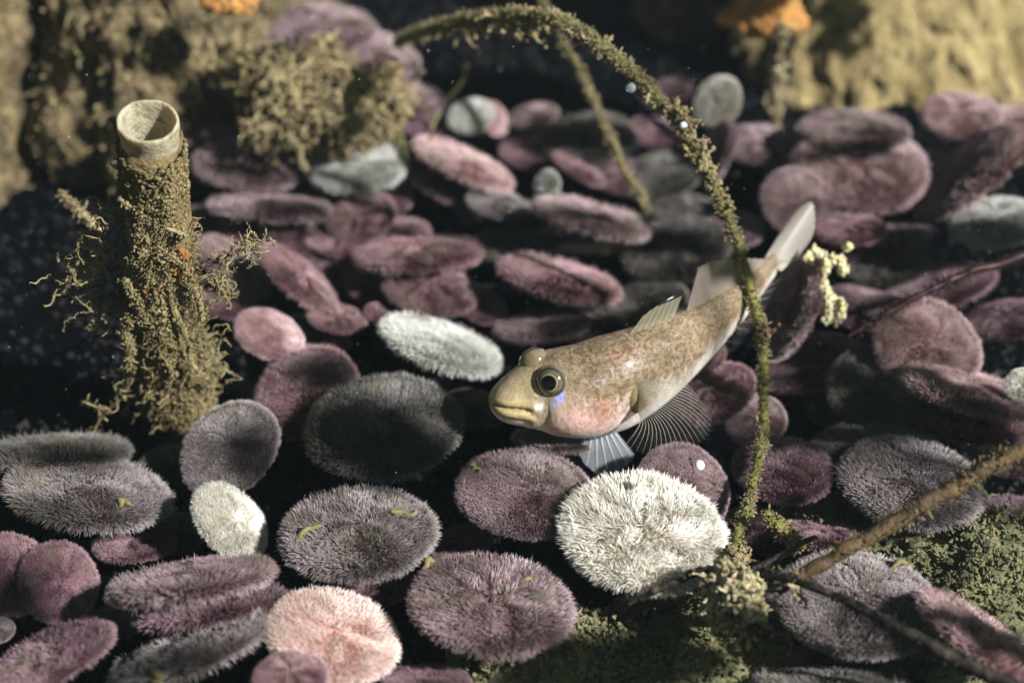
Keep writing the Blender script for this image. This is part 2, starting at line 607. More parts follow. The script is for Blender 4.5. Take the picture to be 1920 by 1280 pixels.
def disc(px, py, a, b, rot, cls, label, z=.2, mesh='near', k=None, flip=False, spin=None):
    """a sand dollar whose outline in the photo has half-axes a, b (pixels) and lies turned by rot degrees"""
    global NDISC
    c = G(px, py, z)
    dep = depth(c)
    R = a * dep / FPX
    v = unit(CAM - c)
    ratio = min(b / a, 1.0)
    best = min(np.linspace(.0, 1, 200), key=lambda q: abs(q + .115 * math.sqrt(1 - q * q) - ratio))
    cr, sr = math.cos(math.radians(rot)), math.sin(math.radians(rot))
    mup = -sr * RIGHT + cr * UP
    mup = unit(mup - v * np.dot(mup, v))
    if flip:
        mup = -mup
    nrm = best * v + math.sqrt(1 - best * best) * mup
    xax = unit(np.cross(np.cross(nrm, RIGHT), nrm))
    yax = np.cross(nrm, xax)
    sp = random.uniform(0, 6.28) if spin is None else spin
    x2 = xax * math.cos(sp) + yax * math.sin(sp)
    y2 = np.cross(nrm, x2)
    if mesh == 'far' and py > 400:
        mesh = 'near'
    pool = {'near': NEAR, 'fine': FINE, 'far': FAR}[mesh]
    body, coat = pool[(NDISC if k is None else k) % len(pool)]
    t = thing('sand_dollar', label, 'sand dollar', (0, 0, 0), GRP)
    mw = Matrix(((x2[0], y2[0], nrm[0], c[0]), (x2[1], y2[1], nrm[1], c[1]), (x2[2], y2[2], nrm[2], c[2]), (0, 0, 0, 1)))
    t.matrix_world = mw @ Matrix.Diagonal((R, R * random.uniform(.95, 1), R, 1))
    for nm, me, mm in (('shell', body, SKIN[cls]), ('spine_coat', coat, SPIN[cls])):
        o = bpy.data.objects.new(nm, me)
        SC.collection.objects.link(o)
        o.parent = t
        o.material_slots[0].link = 'OBJECT'
        o.material_slots[0].material = mm
    NDISC += 1
    return t


D = [
    # ---- front rows
    (1205, 1000, 160, 126, -8, 'cream', 'large bright cream sand dollar with matted spines below the goby', .30, 'near', 2),
    (920, 1135, 160, 108, -6, 'mauve', 'dark mauve sand dollar with swirled spines, in front of the bright cream one', .24, 'near', 4),
    (985, 926, 140, 98, -6, 'mauve', 'mauve sand dollar right under the chin of the goby', .26, 'fine', 0),
    (675, 1000, 155, 100, 2, 'grey', 'grey mauve sand dollar carrying two yellow crumbs on its top', .26, 'near', 0),
    (625, 1192, 132, 96, -16, 'salmon', 'bright salmon pink sand dollar at the bottom edge of the heap', .24, 'near', 1),
    (720, 800, 150, 114, 4, 'olive', 'large dark olive sand dollar in the shade left of the goby head', .30, 'near', 3),
    (430, 978, 88, 62, -48, 'cream', 'small cream sand dollar between two grey ones at left', .26, 'near', 5),
    (432, 838, 108, 92, 40, 'grey', 'round grey sand dollar with short fine fur below the worm tube', .26, 'fine', 1),
    (165, 925, 158, 80, -8, 'grey', 'wide grey sand dollar with dark red furrows at far left', .24, 'near', 0),
    (100, 850, 145, 40, 2, 'olive', 'shaded olive sand dollar behind the wide grey furrowed one', .16, 'near', 3),
    (575, 738, 108, 92, 28, 'red', 'reddish sand dollar peeping out behind the large dark olive one', .24, 'near', 5),
    (15, 1075, 92, 86, -30, 'purple', 'dark purple sand dollar cut by the left edge of the heap', .26, 'near', 3),
    (112, 1092, 84, 78, -60, 'purple', 'dark purple sand dollar tucked behind another purple one at left', .20, 'near', 0),
    (100, 1230, 124, 56, 24, 'purple', 'tilted purple sand dollar in the bottom left corner', .22, 'near', 1),
    (-5, 1180, 34, 28, 0, 'grey', 'sliver of a pale grey sand dollar at the bottom left edge', .2, 'near', 5),
    (360, 1090, 160, 44, 8, 'mauve', 'mauve sand dollar seen edge on, upper of two stacked at lower left', .30, 'near', 0),
    (392, 1138, 148, 40, 8, 'purple', 'purple sand dollar seen edge on, lower of two stacked at lower left', .18, 'near', 3),
    (365, 1218, 168, 52, 22, 'grey', 'slanting grey sand dollar under the stacked pair, left of the salmon one', .2, 'near', 5),
    (545, 1268, 72, 52, 0, 'red', 'dark red sand dollar at the bottom, overlapping the salmon one', .34, 'near', 1),
    (800, 1280, 90, 40, 0, 'purple', 'shaded purple sand dollar at the bottom between salmon and mauve ones', .1, 'near', 3),
    (700, 1105, 90, 40, 10, 'purple', 'dark purple sand dollar buried between three larger ones in the front', .06, 'near', 5),
    (1282, 918, 98, 92, -40, 'mauve', 'mauve sand dollar with a white bead, behind the bright cream one', .24, 'fine', 1),
    (1468, 880, 102, 70, -8, 'purple', 'dark purple sand dollar just beyond the green arching stem', .22, 'near', 3),
    (1705, 906, 140, 96, -12, 'grey', 'grey mauve sand dollar behind the thick brown stalk', .24, 'near', 0),
    (1640, 842, 120, 60, 0, 'olive', 'shaded olive sand dollar behind the one at the brown stalk', .16, 'near', 3),
    (1605, 1130, 162, 118, -8, 'grey', 'large grey sand dollar under the crossing stems at lower right', .24, 'fine', 0),
    (1845, 1205, 150, 46, -38, 'pink', 'pinkish sand dollar seen edge on at lower right corner', .26, 'near', 1),
    (1540, 1005, 92, 30, -4, 'purple', 'dark spiny purple sand dollar under the brown stalk', .12, 'near', 5),
    (1885, 965, 75, 42, 0, 'purple', 'dark purple sand dollar at right edge beyond the brown stalk', .12, 'near', 3),
    (1560, 1290, 160, 60, 0, 'olive', 'shaded olive sand dollar at the bottom right edge', .1, 'near', 3),
    (1040, 826, 82, 28, -5, 'grey', 'thin strip of grey sand dollar right below the goby jaw', .2, 'near', 0),
    # ---- right side
    (1738, 652, 108, 96, -40, 'pink', 'bright pink upright sand dollar leaning at far right', .3, 'near', 0),
    (1815, 735, 135, 44, -17, 'pink', 'pink sand dollar seen edge on below the bright upright one', .28, 'near', 3),
    (1800, 790, 140, 52, -10, 'purple', 'shaded purple sand dollar under the pink edge on one', .1, 'near', 5),
    (1640, 722, 98, 86, 10, 'olive', 'dark round sand dollar in shade left of the pink leaning pair', .2, 'near', 3),
    (1918, 722, 34, 34, 0, 'cream', 'cream sand dollar cut by the right edge', .42, 'near', 2),
    (1482, 578, 110, 58, 66, 'mauve', 'steep mauve sand dollar behind the goby tail', .3, 'near', 5),
    (1338, 738, 86, 60, 22, 'red', 'red sand dollar under the belly of the goby', .2, 'near', 1),
    (1418, 788, 60, 54, 0, 'mauve', 'small mauve sand dollar right behind the green arching stem', .14, 'near', 0),
    (1310, 692, 70, 34, 45, 'red', 'narrow strip of red sand dollar along the goby belly', .16, 'near', 3),
    (1750, 545, 120, 44, 15, 'purple', 'shaded purple sand dollar under the dark red seaweed strand', .12, 'far', 0),
    # ---- middle, left of the fish
    (505, 628, 72, 50, -25, 'pink', 'pale pink sand dollar right of the foot of the worm tube', .26, 'near', 3),
    (558, 522, 98, 38, -42, 'red', 'steeply slanting red sand dollar right of the worm tube', .28, 'far', 1),
    (632, 598, 58, 30, -8, 'red', 'small red sand dollar below the steeply slanting red one', .2, 'far', 2),
    (440, 502, 84, 44, -42, 'mauve', 'mauve sand dollar half hidden behind the furry worm tube', .24, 'far', 3),
    (425, 570, 66, 32, -15, 'purple', 'purple sand dollar low behind the worm tube', .16, 'far', 0),
    (826, 648, 130, 52, -20, 'white', 'pale grey white sand dollar lying left of the goby head', .24, 'near', 3),
    (705, 585, 26, 20, 0, 'red', 'tiny red sand dollar behind the pale grey white one', .2, 'far', 1),
    (808, 545, 92, 54, -8, 'red', 'dark red sand dollar with grey middle, behind the pale grey white one', .22, 'far', 2),
    (905, 575, 52, 36, -20, 'red', 'small shaded red sand dollar above the pale grey white one', .14, 'far', 3),
    (1048, 525, 125, 42, -14, 'red', 'bright crimson sand dollar seen edge on above the goby', .26, 'far', 0),
    (785, 480, 125, 38, 4, 'red', 'dull red sand dollar lying on top of the dark red grey one', .26, 'far', 1),
    (678, 408, 68, 50, 20, 'red', 'red sand dollar under the pale one beneath the bushy alga', .2, 'far', 2),
    (1018, 612, 98, 34, 6, 'mauve', 'shaded mauve sand dollar just above the goby eyes', .14, 'far', 3),
    (1130, 605, 104, 48, 6, 'olive', 'shaded olive sand dollar directly behind the goby back', .08, 'far', 0),
    (1265, 470, 110, 70, 10, 'olive', 'dark olive sand dollar in shade above the goby dorsal fins', .1, 'far', 1),
    (1110, 412, 115, 34, -14, 'mauve', 'mauve sand dollar above the pale twig', .28, 'far', 2),
    (1375, 432, 62, 40, 0, 'mauve', 'dim mauve sand dollar just left of the arching stem', .12, 'far', 3),
    # ---- back rows
    (672, 316, 100, 54, 8, 'white', 'grey white sand dollar right below the bushy alga', .3, 'far', 1),
    (866, 308, 106, 36, -24, 'pink', 'slanting pink sand dollar right of the grey white one', .3, 'far', 0),
    (832, 348, 84, 34, -26, 'purple', 'purple sand dollar under the slanting pink one', .16, 'far', 2),
    (930, 382, 62, 32, -12, 'grey', 'grey sand dollar at the lower end of the slanting pink one', .22, 'far', 3),
    (1026, 350, 34, 28, 80, 'white', 'small upright white sand dollar in the dark middle', .3, 'far', 0),
    (882, 218, 46, 38, 10, 'white', 'dim white sand dollar far back in the dark middle', .3, 'far', 1),
    (925, 222, 38, 28, -60, 'pink', 'dim pink sand dollar touching the far white one', .26, 'far', 2),
    (1085, 318, 60, 20, -30, 'red', 'thin dim red sand dollar left of the hanging thin stem', .2, 'far', 3),
    (1100, 262, 95, 56, 6, 'olive', 'large dim olive sand dollar behind the hanging thin stem', .2, 'far', 0),
    (470, 312, 112, 56, -4, 'mauve', 'mauve sand dollar right of the pale tube rim', .26, 'far', 1),
    (505, 392, 124, 27, -1, 'mauve', 'long mauve sand dollar seen edge on right of the tube', .26, 'far', 2),
    (600, 55, 110, 56, 0, 'mauve', 'blurred mauve sand dollar at top above the bushy alga', .5, 'far', 3),
    (700, 100, 90, 50, -15, 'mauve', 'blurred mauve sand dollar behind the bushy alga', .4, 'far', 0),
    (772, 186, 66, 36, -10, 'mauve', 'blurred mauve sand dollar right of the bushy alga', .3, 'far', 1),
    (805, 242, 58, 28, -10, 'purple', 'purple sand dollar above the slanting pink one', .2, 'far', 2),
    (1345, 192, 52, 46, 60, 'cream', 'glaring pale pink upright sand dollar before the dark recess', .42, 'far', 3),
    (1348, 285, 66, 30, 70, 'mauve', 'steep mauve sand dollar below the glaring pale pink one', .26, 'far', 0),
    (1428, 272, 80, 42, -6, 'mauve', 'mauve sand dollar right of the steep one at the recess', .24, 'far', 1),
    (1600, 246, 112, 46, -6, 'mauve', 'mauve sand dollar behind the large starred pink one', .4, 'far', 2),
    (1612, 318, 130, 92, -10, 'pink', 'large bright pink sand dollar with star ridges at right back', .34, 'near', 4),
    (1492, 378, 70, 66, -30, 'mauve', 'mauve sand dollar with glowing rim beside the goby tail tip', .3, 'far', 0),
    (1592, 430, 70, 36, -4, 'red', 'rosy sand dollar just right of the goby tail tip', .26, 'far', 1),
    (1815, 325, 135, 60, 40, 'pink', 'large steeply tilted rosy sand dollar at right', .36, 'far', 2),
    (1800, 218, 78, 50, -8, 'pink', 'pale pink sand dollar at the foot of the ochre boulder', .44, 'far', 3),
    (1880, 238, 84, 42, 10, 'pink', 'pale pink sand dollar at right edge under the ochre boulder', .36, 'far', 0),
    (1866, 418, 86, 54, 4, 'white', 'bluish white sand dollar at right edge below the tilted rosy one', .3, 'far', 1),
    (1660, 500, 90, 44, 0, 'olive', 'dark olive sand dollar in shade below the rosy one', .08, 'far', 2),
    (1720, 390, 90, 50, 20, 'purple', 'shaded purple sand dollar between the starred and the tilted ones', .14, 'far', 3),
    (650, 520, 90, 40, -10, 'purple', 'shaded purple sand dollar between slanting red and dull red ones', .06, 'far', 0),
    (560, 440, 90, 44, -20, 'purple', 'shaded purple sand dollar below the long edge on one', .12, 'far', 1),
    (960, 460, 80, 40, 0, 'olive', 'shaded olive sand dollar in the gap left of the pale twig', .06, 'far', 2),
    (1500, 700, 90, 44, 10, 'purple', 'shaded purple sand dollar right of the green arching stem', .04, 'far', 3),
    # ---- in the gaps
    (738, 440, 74, 34, 6, 'purple', 'shaded purple sand dollar right of the red one beneath the pale one', .12, 'far', 1),
    (645, 462, 74, 28, -8, 'red', 'dim red sand dollar wedged left of the dull red one', .10, 'far', 2),
    (395, 425, 62, 40, -20, 'mauve', 'dim mauve sand dollar close behind the worm tube, below the long edge on one', .14, 'far', 3),
    (478, 448, 74, 30, -24, 'purple', 'dim purple sand dollar above the steeply slanting red one', .12, 'far', 0),
    (590, 352, 62, 28, 4, 'purple', 'dim purple sand dollar between the long edge on one and the grey white one', .12, 'far', 1),
    (728, 378, 52, 36, 20, 'mauve', 'dim mauve sand dollar below the right end of the grey white one', .12, 'far', 2),
    (545, 262, 84, 38, -6, 'mauve', 'dim mauve sand dollar under the fronds of the bushy alga', .2, 'far', 3),
    (400, 268, 66, 40, 0, 'purple', 'dim purple sand dollar just right of the tube rim, far back', .2, 'far', 0),
    (1238, 330, 84, 50, 10, 'olive', 'shaded olive sand dollar left of the arching stem below its shoulder', .12, 'far', 1),
    (1300, 408, 84, 46, -14, 'olive', 'shaded olive sand dollar below the steep mauve one', .08, 'far', 2),
    (1165, 330, 66, 40, -10, 'purple', 'dark purple sand dollar at the lower end of the hanging thin stem', .1, 'far', 3),
    (1605, 575, 76, 44, -10, 'purple', 'dark purple sand dollar right of the yellow barnacle crusts', .08, 'far', 0),
    (1890, 600, 84, 42, 10, 'purple', 'dark purple sand dollar at right edge under the red seaweed strand', .12, 'far', 1),
    (1900, 860, 64, 40, 0, 'purple', 'dark purple sand dollar at right edge touching the brown stalk', .08, 'near', 3),
    (255, 1020, 84, 40, 4, 'purple', 'dark purple sand dollar in the gap under the wide grey furrowed one', .06, 'near', 5),
    (330, 1000, 60, 44, 10, 'olive', 'shaded olive sand dollar in the gap left of the small cream one', .04, 'near', 3),
    (865, 1020, 66, 40, 20, 'purple', 'dark purple sand dollar in the gap between the grey mauve and mauve pair', .04, 'near', 0),
    (1400, 985, 62, 42, 10, 'purple', 'dark purple sand dollar at the foot of the arching stem', .06, 'near', 5),
    (190, 1175, 84, 40, 10, 'purple', 'dark purple sand dollar in the gap left of the stacked pair', .04, 'near', 3),
    (890, 765, 66, 40, -10, 'olive', 'dark olive sand dollar in the shade before the goby mouth', .1, 'near', 3),
    (1215, 565, 80, 42, 10, 'olive', 'shaded olive sand dollar peeping out behind the front dorsal fin', .06, 'far', 0),
    (1575, 760, 70, 46, 0, 'olive', 'shaded olive sand dollar in the gap left of the dark round one', .04, 'near', 0),
    (1560, 470, 66, 36, 10, 'purple', 'dark purple sand dollar behind the yellow barnacle crusts', .1, 'far', 3),
    (1690, 575, 74, 36, 8, 'mauve', 'dim mauve sand dollar half under the dark red seaweed strand', .16, 'far', 2),
    (1560, 655, 60, 34, -10, 'purple', 'dark purple sand dollar below the yellow barnacle crusts', .08, 'far', 1),
    (1255, 640, 70, 34, 30, 'purple', 'dark purple sand dollar in the shade behind the goby flank', .02, 'far', 2),
    (1230, 250, 60, 34, -10, 'purple', 'dim purple sand dollar under the shoulder of the arching stem', .16, 'far', 3),
    (990, 290, 60, 30, -12, 'purple', 'dim purple sand dollar left of the large dim olive one far back', .14, 'far', 1),
    (1000, 218, 50, 26, 10, 'mauve', 'faint mauve sand dollar in the dark behind the hanging thin stem', .2, 'far', 0),
    (1250, 175, 50, 30, 20, 'purple', 'faint purple sand dollar at the mouth of the dark recess', .25, 'far', 2),
    (700, 545, 60, 34, -20, 'red', 'dim red sand dollar left of the dark red grey one', .1, 'far', 3),
    (600, 650, 60, 34, 10, 'purple', 'dark purple sand dollar between the reddish and the pale pink ones', .08, 'far', 0),
    (1000, 400, 50, 28, 0, 'olive', 'shaded olive sand dollar under the small upright white one', .1, 'far', 1),
    (1690, 445, 60, 30, 10, 'mauve', 'dim mauve sand dollar right of the rosy one at the tail tip', .16, 'far', 2),
    (1480, 320, 54, 34, 30, 'mauve', 'mauve sand dollar squeezed left of the large starred pink one', .24, 'far', 3),
    (330, 870, 66, 44, 0, 'olive', 'shaded olive sand dollar left of the round grey one below the tube', .02, 'near', 3),
]
for row in D:
    disc(*row[:7], z=row[7], mesh=row[8], k=row[9])


# ------------------------------------------------------------------ the goby
def goby():
    # centre line (picture x, y, height), half depth in pixels, breadth / depth
    K = [(919, 756, .50, 3, .9), (922, 757, .50, 17, 1.0), (933, 756, .50, 31, 1.0), (952, 752, .50, 44, .98), (978, 744, .50, 58, .94),
         (1012, 736, .50, 71, .90), (1050, 733, .50, 82, .86), (1092, 730, .50, 87, .84), (1130, 722, .505, 90, .82), (1165, 711, .51, 89, .77),
         (1225, 682, .515, 80, .70), (1280, 648, .52, 67, .62), (1336, 607, .53, 52, .55), (1384, 566, .54, 39, .5), (1424, 526, .55, 28, .42),
         (1450, 498, .56, 23, .30)]
    rows = []
    for px, py, z, hp, wr in K:
        c = G(px, py, z)
        h = hp * depth(c) / FPX / math.sqrt(.654 + .345 * wr * wr)
        rows.append([*c, h, h * wr])
    NS, NA = 190, 84
    rows = np.array(rows)
    # even out the sampling along the length
    fine = catmull(rows, 1500)
    cl = np.concatenate([[0], np.cumsum(np.linalg.norm(np.diff(fine[:, :3], axis=0), axis=1))])
    LEN = cl[-1]
    u = np.linspace(0, 1, NS) ** 1.35
    idx = np.interp(u * LEN, cl, np.arange(1500))
    lin = lambda col: np.interp(idx, np.arange(1500), fine[:, col])
    C = np.stack([lin(0), lin(1), lin(2)], -1)
    H, W = lin(3), lin(4)
    T = np.gradient(C, axis=0)
    T[:12] = T[12]
    T = unit(T)
    Z = np.array([0, 0, 1.0])
    S = unit(np.cross(T, Z))
    U = unit(np.cross(S, T))
    phi = np.arange(NA) * 2 * math.pi / NA
    # outline of the section: rounded, fuller below, a little flat on top of the head
    cs, sn = np.cos(phi), np.sin(phi)
    V = np.zeros((NS, NA, 3))
    s01 = u[:, None] * np.ones((1, NA))
    f01 = np.ones((NS, 1)) * np.degrees(np.arctan2(sn, np.abs(cs)))[None, :]   # -90 belly .. 90 back
    disp = np.zeros((NS, NA))
    # mouth: groove sinking from the tip to the corner, lips swelling on both sides
    sm = .098
    on = np.clip((sm - s01) / .02, 0, 1)
    line = 30 - 34 * np.clip(s01 / sm, 0, 1) ** .8
    dd = f01 - line
    wd = 6.5 + 9 * np.exp(-s01 / .02)
    disp += on * (-.020 * np.exp(-(dd / (wd * .45)) ** 2) + .011 * np.exp(-((dd + wd * 1.9) / (wd * 1.1)) ** 2) + .007 * np.exp(-((dd - wd * 1.7) / wd) ** 2))
    # crease behind the jaw
    disp -= .008 * np.exp(-((s01 - .112 - .0006 * (f01 + 30)) / .007) ** 2) * np.exp(-((f01 + 35) / 26) ** 2)
    # cheek and gill cover
    disp += .012 * np.exp(-((s01 - .20) / .06) ** 2) * np.exp(-((f01 + 5) / 30) ** 2)
    ge = .305 - .00003 * (f01 + 8) ** 2
    disp += np.where(s01 < ge, 1, 0) * .009 * np.exp(-((s01 - ge) / .03) ** 2) * np.exp(-((f01 + 10) / 45) ** 2)
    # brow swelling round the eyes
    disp += .016 * np.exp(-((s01 - .135) / .035) ** 2) * np.exp(-((f01 - 48) / 20) ** 2)
    for i in range(NS):
        e = 2.0 + .35 * math.exp(-((u[i] - .2) / .2) ** 2)
        cx = np.sign(cs) * np.abs(cs) ** (2 / e)
        sx = np.sign(sn) * np.abs(sn) ** (2 / e)
        cx = cx * (1 - .26 * np.clip(sn, 0, 1) * math.exp(-((u[i] - .12) / .13) ** 2))
        rr = 1 + disp[i] / max(H[i], .02) * min(1, H[i] / .05)
        V[i] = C[i] + S[i] * (W[i] * cx * rr)[:, None] + U[i] * (H[i] * sx * rr)[:, None]
    v = V.reshape(-1, 3)
    v = np.vstack([v, C[:1] - T[:1] * .004, C[-1:]])
    i = np.arange(NS - 1)[:, None] * NA
    j = np.arange(NA)[None, :]
    j2 = (j + 1) % NA
    f4 = np.stack([i + j, i + NA + j, i + NA + j2, i + j2], -1).reshape(-1, 4)
    jj = np.arange(NA)
    f3 = np.vstack([np.stack([np.full(NA, NS * NA), jj, (jj + 1) % NA], -1),
                    np.stack([np.full(NA, NS * NA + 1), (NS - 1) * NA + (jj + 1) % NA, (NS - 1) * NA + jj], -1)])
    me = mesh_from('body', v, [f3], [f4])
    # orient outward
    pr = proj(V)

    def surf(px, py):
        """section and angle of the near flank point seen at (px, py)"""
        q = np.hypot(pr[..., 0] - px, pr[..., 1] - py)
        facing = (f01 > -89) & (np.cos(phi)[None, :] > -.55)
        n_ = unit(V - C[:, None, :])
        vis = np.einsum('ijk,ijk->ij', n_, unit(CAM - V)) > 0
        q = np.where(vis & facing, q, 1e9)
        return np.unravel_index(np.argmin(q), q.shape)

    # pigment, by place on the body
    pos = V
    nz = np.array([[noise.fractal(Vector(pos[a, b]) * 9, .9, 2, 4) for b in range(NA)] for a in range(NS)])
    nz2 = np.array([[noise.fractal(Vector(pos[a, b]) * 34, .7, 2, 4) for b in range(NA)] for a in range(NS)])
    nzs = np.array([[noise.noise(Vector((u[a] * 34, phi[b] * 1.2, 4))) for b in range(NA)] for a in range(NS)])

    def sm_(x, a, b):
        t = np.clip((x - a) / (b - a), 0, 1)
        return (t * t * (3 - 2 * t))[..., None]
    back = np.array([.31, .235, .15])
    dark = np.array([.125, .082, .042])
    flank = np.array([.60, .52, .44])
    belly = np.array([.88, .81, .75])
    pink = np.array([.78, .50, .43])
    snout = np.array([.38, .295, .165])
    lip = np.array([.45, .35, .15])
    fj = f01 + nz * 12
    col = belly + (flank - belly) * sm_(fj, -40, -4)
    col = col + (back - col) * sm_(fj, -8, 20)
    mott = np.clip(nz2 * 2.6 + nz * 1.3 + .25, 0, 1)[..., None] * sm_(fj, -16, 14) * sm_(s01, .16, .32)
    col = col + (dark - col) * mott * .04
    mask = (sm_(fj, -14, 16) * sm_(s01 + (f01 - 20) * .0012, .15, .30))[..., 0]
    bars = np.clip(nzs * 1.7, 0, 1)[..., None] * sm_(fj, -42, -10) * (1 - sm_(fj, 5, 30)) * sm_(s01, .3, .42)
    col = col + (np.array([.36, .25, .14]) - col) * bars * .75
    # head
    hd = (1 - sm_(s01 + nz * .03 + nz2 * .02, .07, .27)) * .9
    head_up = snout + (np.array([.46, .36, .22]) - snout) * sm_(-f01 + nz2 * 25, 0, 45)
    col = col + (head_up - col) * hd * sm_(f01 + nz * 10, -42, -18)
    pk = np.exp(-((s01 - .225) / .07) ** 2 - ((f01 + 10) / 24) ** 2)[..., None]
    col = col + (pink - col) * np.clip(pk * 1.15, 0, .95)
    pk2 = np.exp(-((s01 - .262) / .018) ** 2 - ((f01 - 4 + nz2 * 20) / 16) ** 2)[..., None]
    col = col + (np.array([.50, .24, .13]) - col) * np.clip(pk2 * .8, 0, .7)
    pk3 = np.exp(-((s01 - .17) / .03) ** 2 - ((f01 + 28 + nz2 * 10) / 12) ** 2)[..., None]
    col = col + (np.array([.45, .25, .14]) - col) * np.clip(pk3, 0, .6)
    hm = np.clip(nz2 * 2.2 - .25, 0, 1)[..., None] * (1 - sm_(s01, .2, .26)) * sm_(f01, -35, 0)
    col = col + (np.array([.17, .115, .05]) - col) * hm * .22
    hw = np.clip(-nz2 * 2.2 - .45, 0, 1)[..., None] * (1 - sm_(s01, .2, .26))
    col = col + (np.array([.62, .54, .40]) - col) * hw * .25
    # lips
    lp = (on * np.exp(-(np.abs(dd + 3) / (wd * 2.9)) ** 4))[..., None]
    col = col + (lip - col) * lp * .9
    gl = (on * np.exp(-(dd / (wd * .42)) ** 2))[..., None]
    col = col + (np.array([.10, .065, .025]) - col) * gl * .8
    # reddish blotch on the nape
    nb = np.exp(-((s01 - .33) / .05) ** 2 - ((f01 - 62) / 14) ** 2)[..., None]
    col = col + (np.array([.50, .28, .19]) - col) * nb * .6

    def spot(px, py, rad, colr, k=.95, stretch=(1, 1, 0)):
        a, b = surf(px, py)
        p0 = V[a, b]
        d = np.linalg.norm(V - p0, axis=-1) / (rad * depth(p0) / FPX)
        nonlocal col
        m = np.exp(-np.clip(d + nz2 * .6, 0, 9) ** 4)[..., None]
        col = col + (np.array(colr) - col) * m * k
    spot(1047, 747, 10, (.42, .45, .95))
    spot(1036, 759, 7, (.40, .40, .80), .8)
    spot(1011, 763, 9, (.85, .82, .70), .9)
    spot(1128, 712, 7, (.66, .62, .78), .4)
    spot(1018, 748, 5, (.36, .36, .7), .5)
    ca = me.color_attributes.new('pigment', 'FLOAT_COLOR', 'POINT')
    full = np.ones((len(v), 4), np.float32)
    full[:NS * NA, :3] = np.clip(col.reshape(-1, 3), 0, 1)
    full[NS * NA, :3] = lip
    full[NS * NA + 1, :3] = flank
    ca.data.foreach_set('color', full.ravel())
    ma = me.attributes.new('mottle', 'FLOAT', 'POINT')
    ma.data.foreach_set('value', np.concatenate([mask.ravel(), [0, 0]]).astype(np.float32))
    va = me.attributes.new('scale_pos', 'FLOAT_VECTOR', 'POINT')
    sp = np.zeros((len(v), 3), np.float32)
    sp[:NS * NA] = np.stack([s01 * LEN, np.radians(f01) * .17 + 0 * s01, 0 * s01], -1).reshape(-1, 3)
    va.data.foreach_set('vector', sp.ravel())

    m, n, b = newmat('goby_skin')
    at = N(n, 'ShaderNodeAttribute', attribute_name='pigment')
    av = N(n, 'ShaderNodeAttribute', attribute_name='scale_pos')
    vo = N(n, 'ShaderNodeTexVoronoi')
    vo.inputs['Scale'].default_value = 74
    n.links.new(av.outputs['Vector'], vo.inputs['Vector'])
    no = N(n, 'ShaderNodeTexNoise')
    no.inputs['Scale'].default_value = 60
    no.inputs['Detail'].default_value = 3
    n.links.new(av.outputs['Vector'], no.inputs['Vector'])
    mr = N(n, 'ShaderNodeMapRange')
    mr.inputs[1].default_value = .3
    mr.inputs[2].default_value = .7
    mr.inputs[3].default_value = .86
    mr.inputs[4].default_value = 1.12
    n.links.new(no.outputs[0], mr.inputs[0])
    c = mixc(n, 1.0, at.outputs['Color'], mr.outputs[0], 'MULTIPLY')
    mv = N(n, 'ShaderNodeMapRange')
    mv.inputs[2].default_value = .55
    mv.inputs[3].default_value = .80
    mv.inputs[4].default_value = 1.12
    n.links.new(vo.outputs['Distance'], mv.inputs[0])
    c = mixc(n, 1.0, c, mv.outputs[0], 'MULTIPLY')
    am = N(n, 'ShaderNodeAttribute', attribute_name='mottle')
    for sc_, lo_, hi_, colr, k_ in ((21, .44, .66, (.19, .125, .06), .7), (62, .46, .60, (.11, .072, .034), .75)):
        n3 = N(n, 'ShaderNodeTexNoise')
        n3.inputs['Scale'].default_value = sc_
        n3.inputs['Detail'].default_value = 3
        n3.inputs['Distortion'].default_value = .6
        n.links.new(av.outputs['Vector'], n3.inputs['Vector'])
        m3 = N(n, 'ShaderNodeMapRange')
        m3.inputs[1].default_value, m3.inputs[2].default_value, m3.inputs[4].default_value = lo_, hi_, k_
        n.links.new(n3.outputs[0], m3.inputs[0])
        mm3 = N(n, 'ShaderNodeMath', operation='MULTIPLY')
        n.links.new(m3.outputs[0], mm3.inputs[0])
        n.links.new(am.outputs['Fac'], mm3.inputs[1])
        c = mixc(n, mm3.outputs[0], c, colr)
    n.links.new(c, b.inputs['Base Color'])
    b.inputs['Roughness'].default_value = .44
    b.inputs['Coat Weight'].default_value = .12
    b.inputs['Coat Roughness'].default_value = .18
    b.inputs['Specular IOR Level'].default_value = .35
    b.inputs['Subsurface Weight'].default_value = .4
    b.inputs['Subsurface Radius'].default_value = (.05, .025, .015)
    b.inputs['Subsurface Scale'].default_value = .6
    bump(n, b, vo.outputs['Distance'], .003, .4)
    me.materials.append(m)
    a0 = C[60]
    root = thing('goby', 'brown mottled goby with pink cheek resting on the sand dollars', 'fish', (0, 0, 0))
    link_obj('body', me, root)

    # eyes
    m_eye, n, b = newmat('eye')
    at = N(n, 'ShaderNodeAttribute', attribute_name='pigment')
    n.links.new(at.outputs['Color'], b.inputs['Base Color'])
    b.inputs['Roughness'].default_value = .12
    b.inputs['Coat Weight'].default_value = .5
    b.inputs['Coat Roughness'].default_value = .03
    m_pup, n, b = newmat('pupil')
    b.inputs['Base Color'].default_value = (.003, .003, .004, 1)
    b.inputs['Roughness'].default_value = .08

    ea, eb = surf(1037, 707)
    eb2 = (NA // 2 - eb) % NA
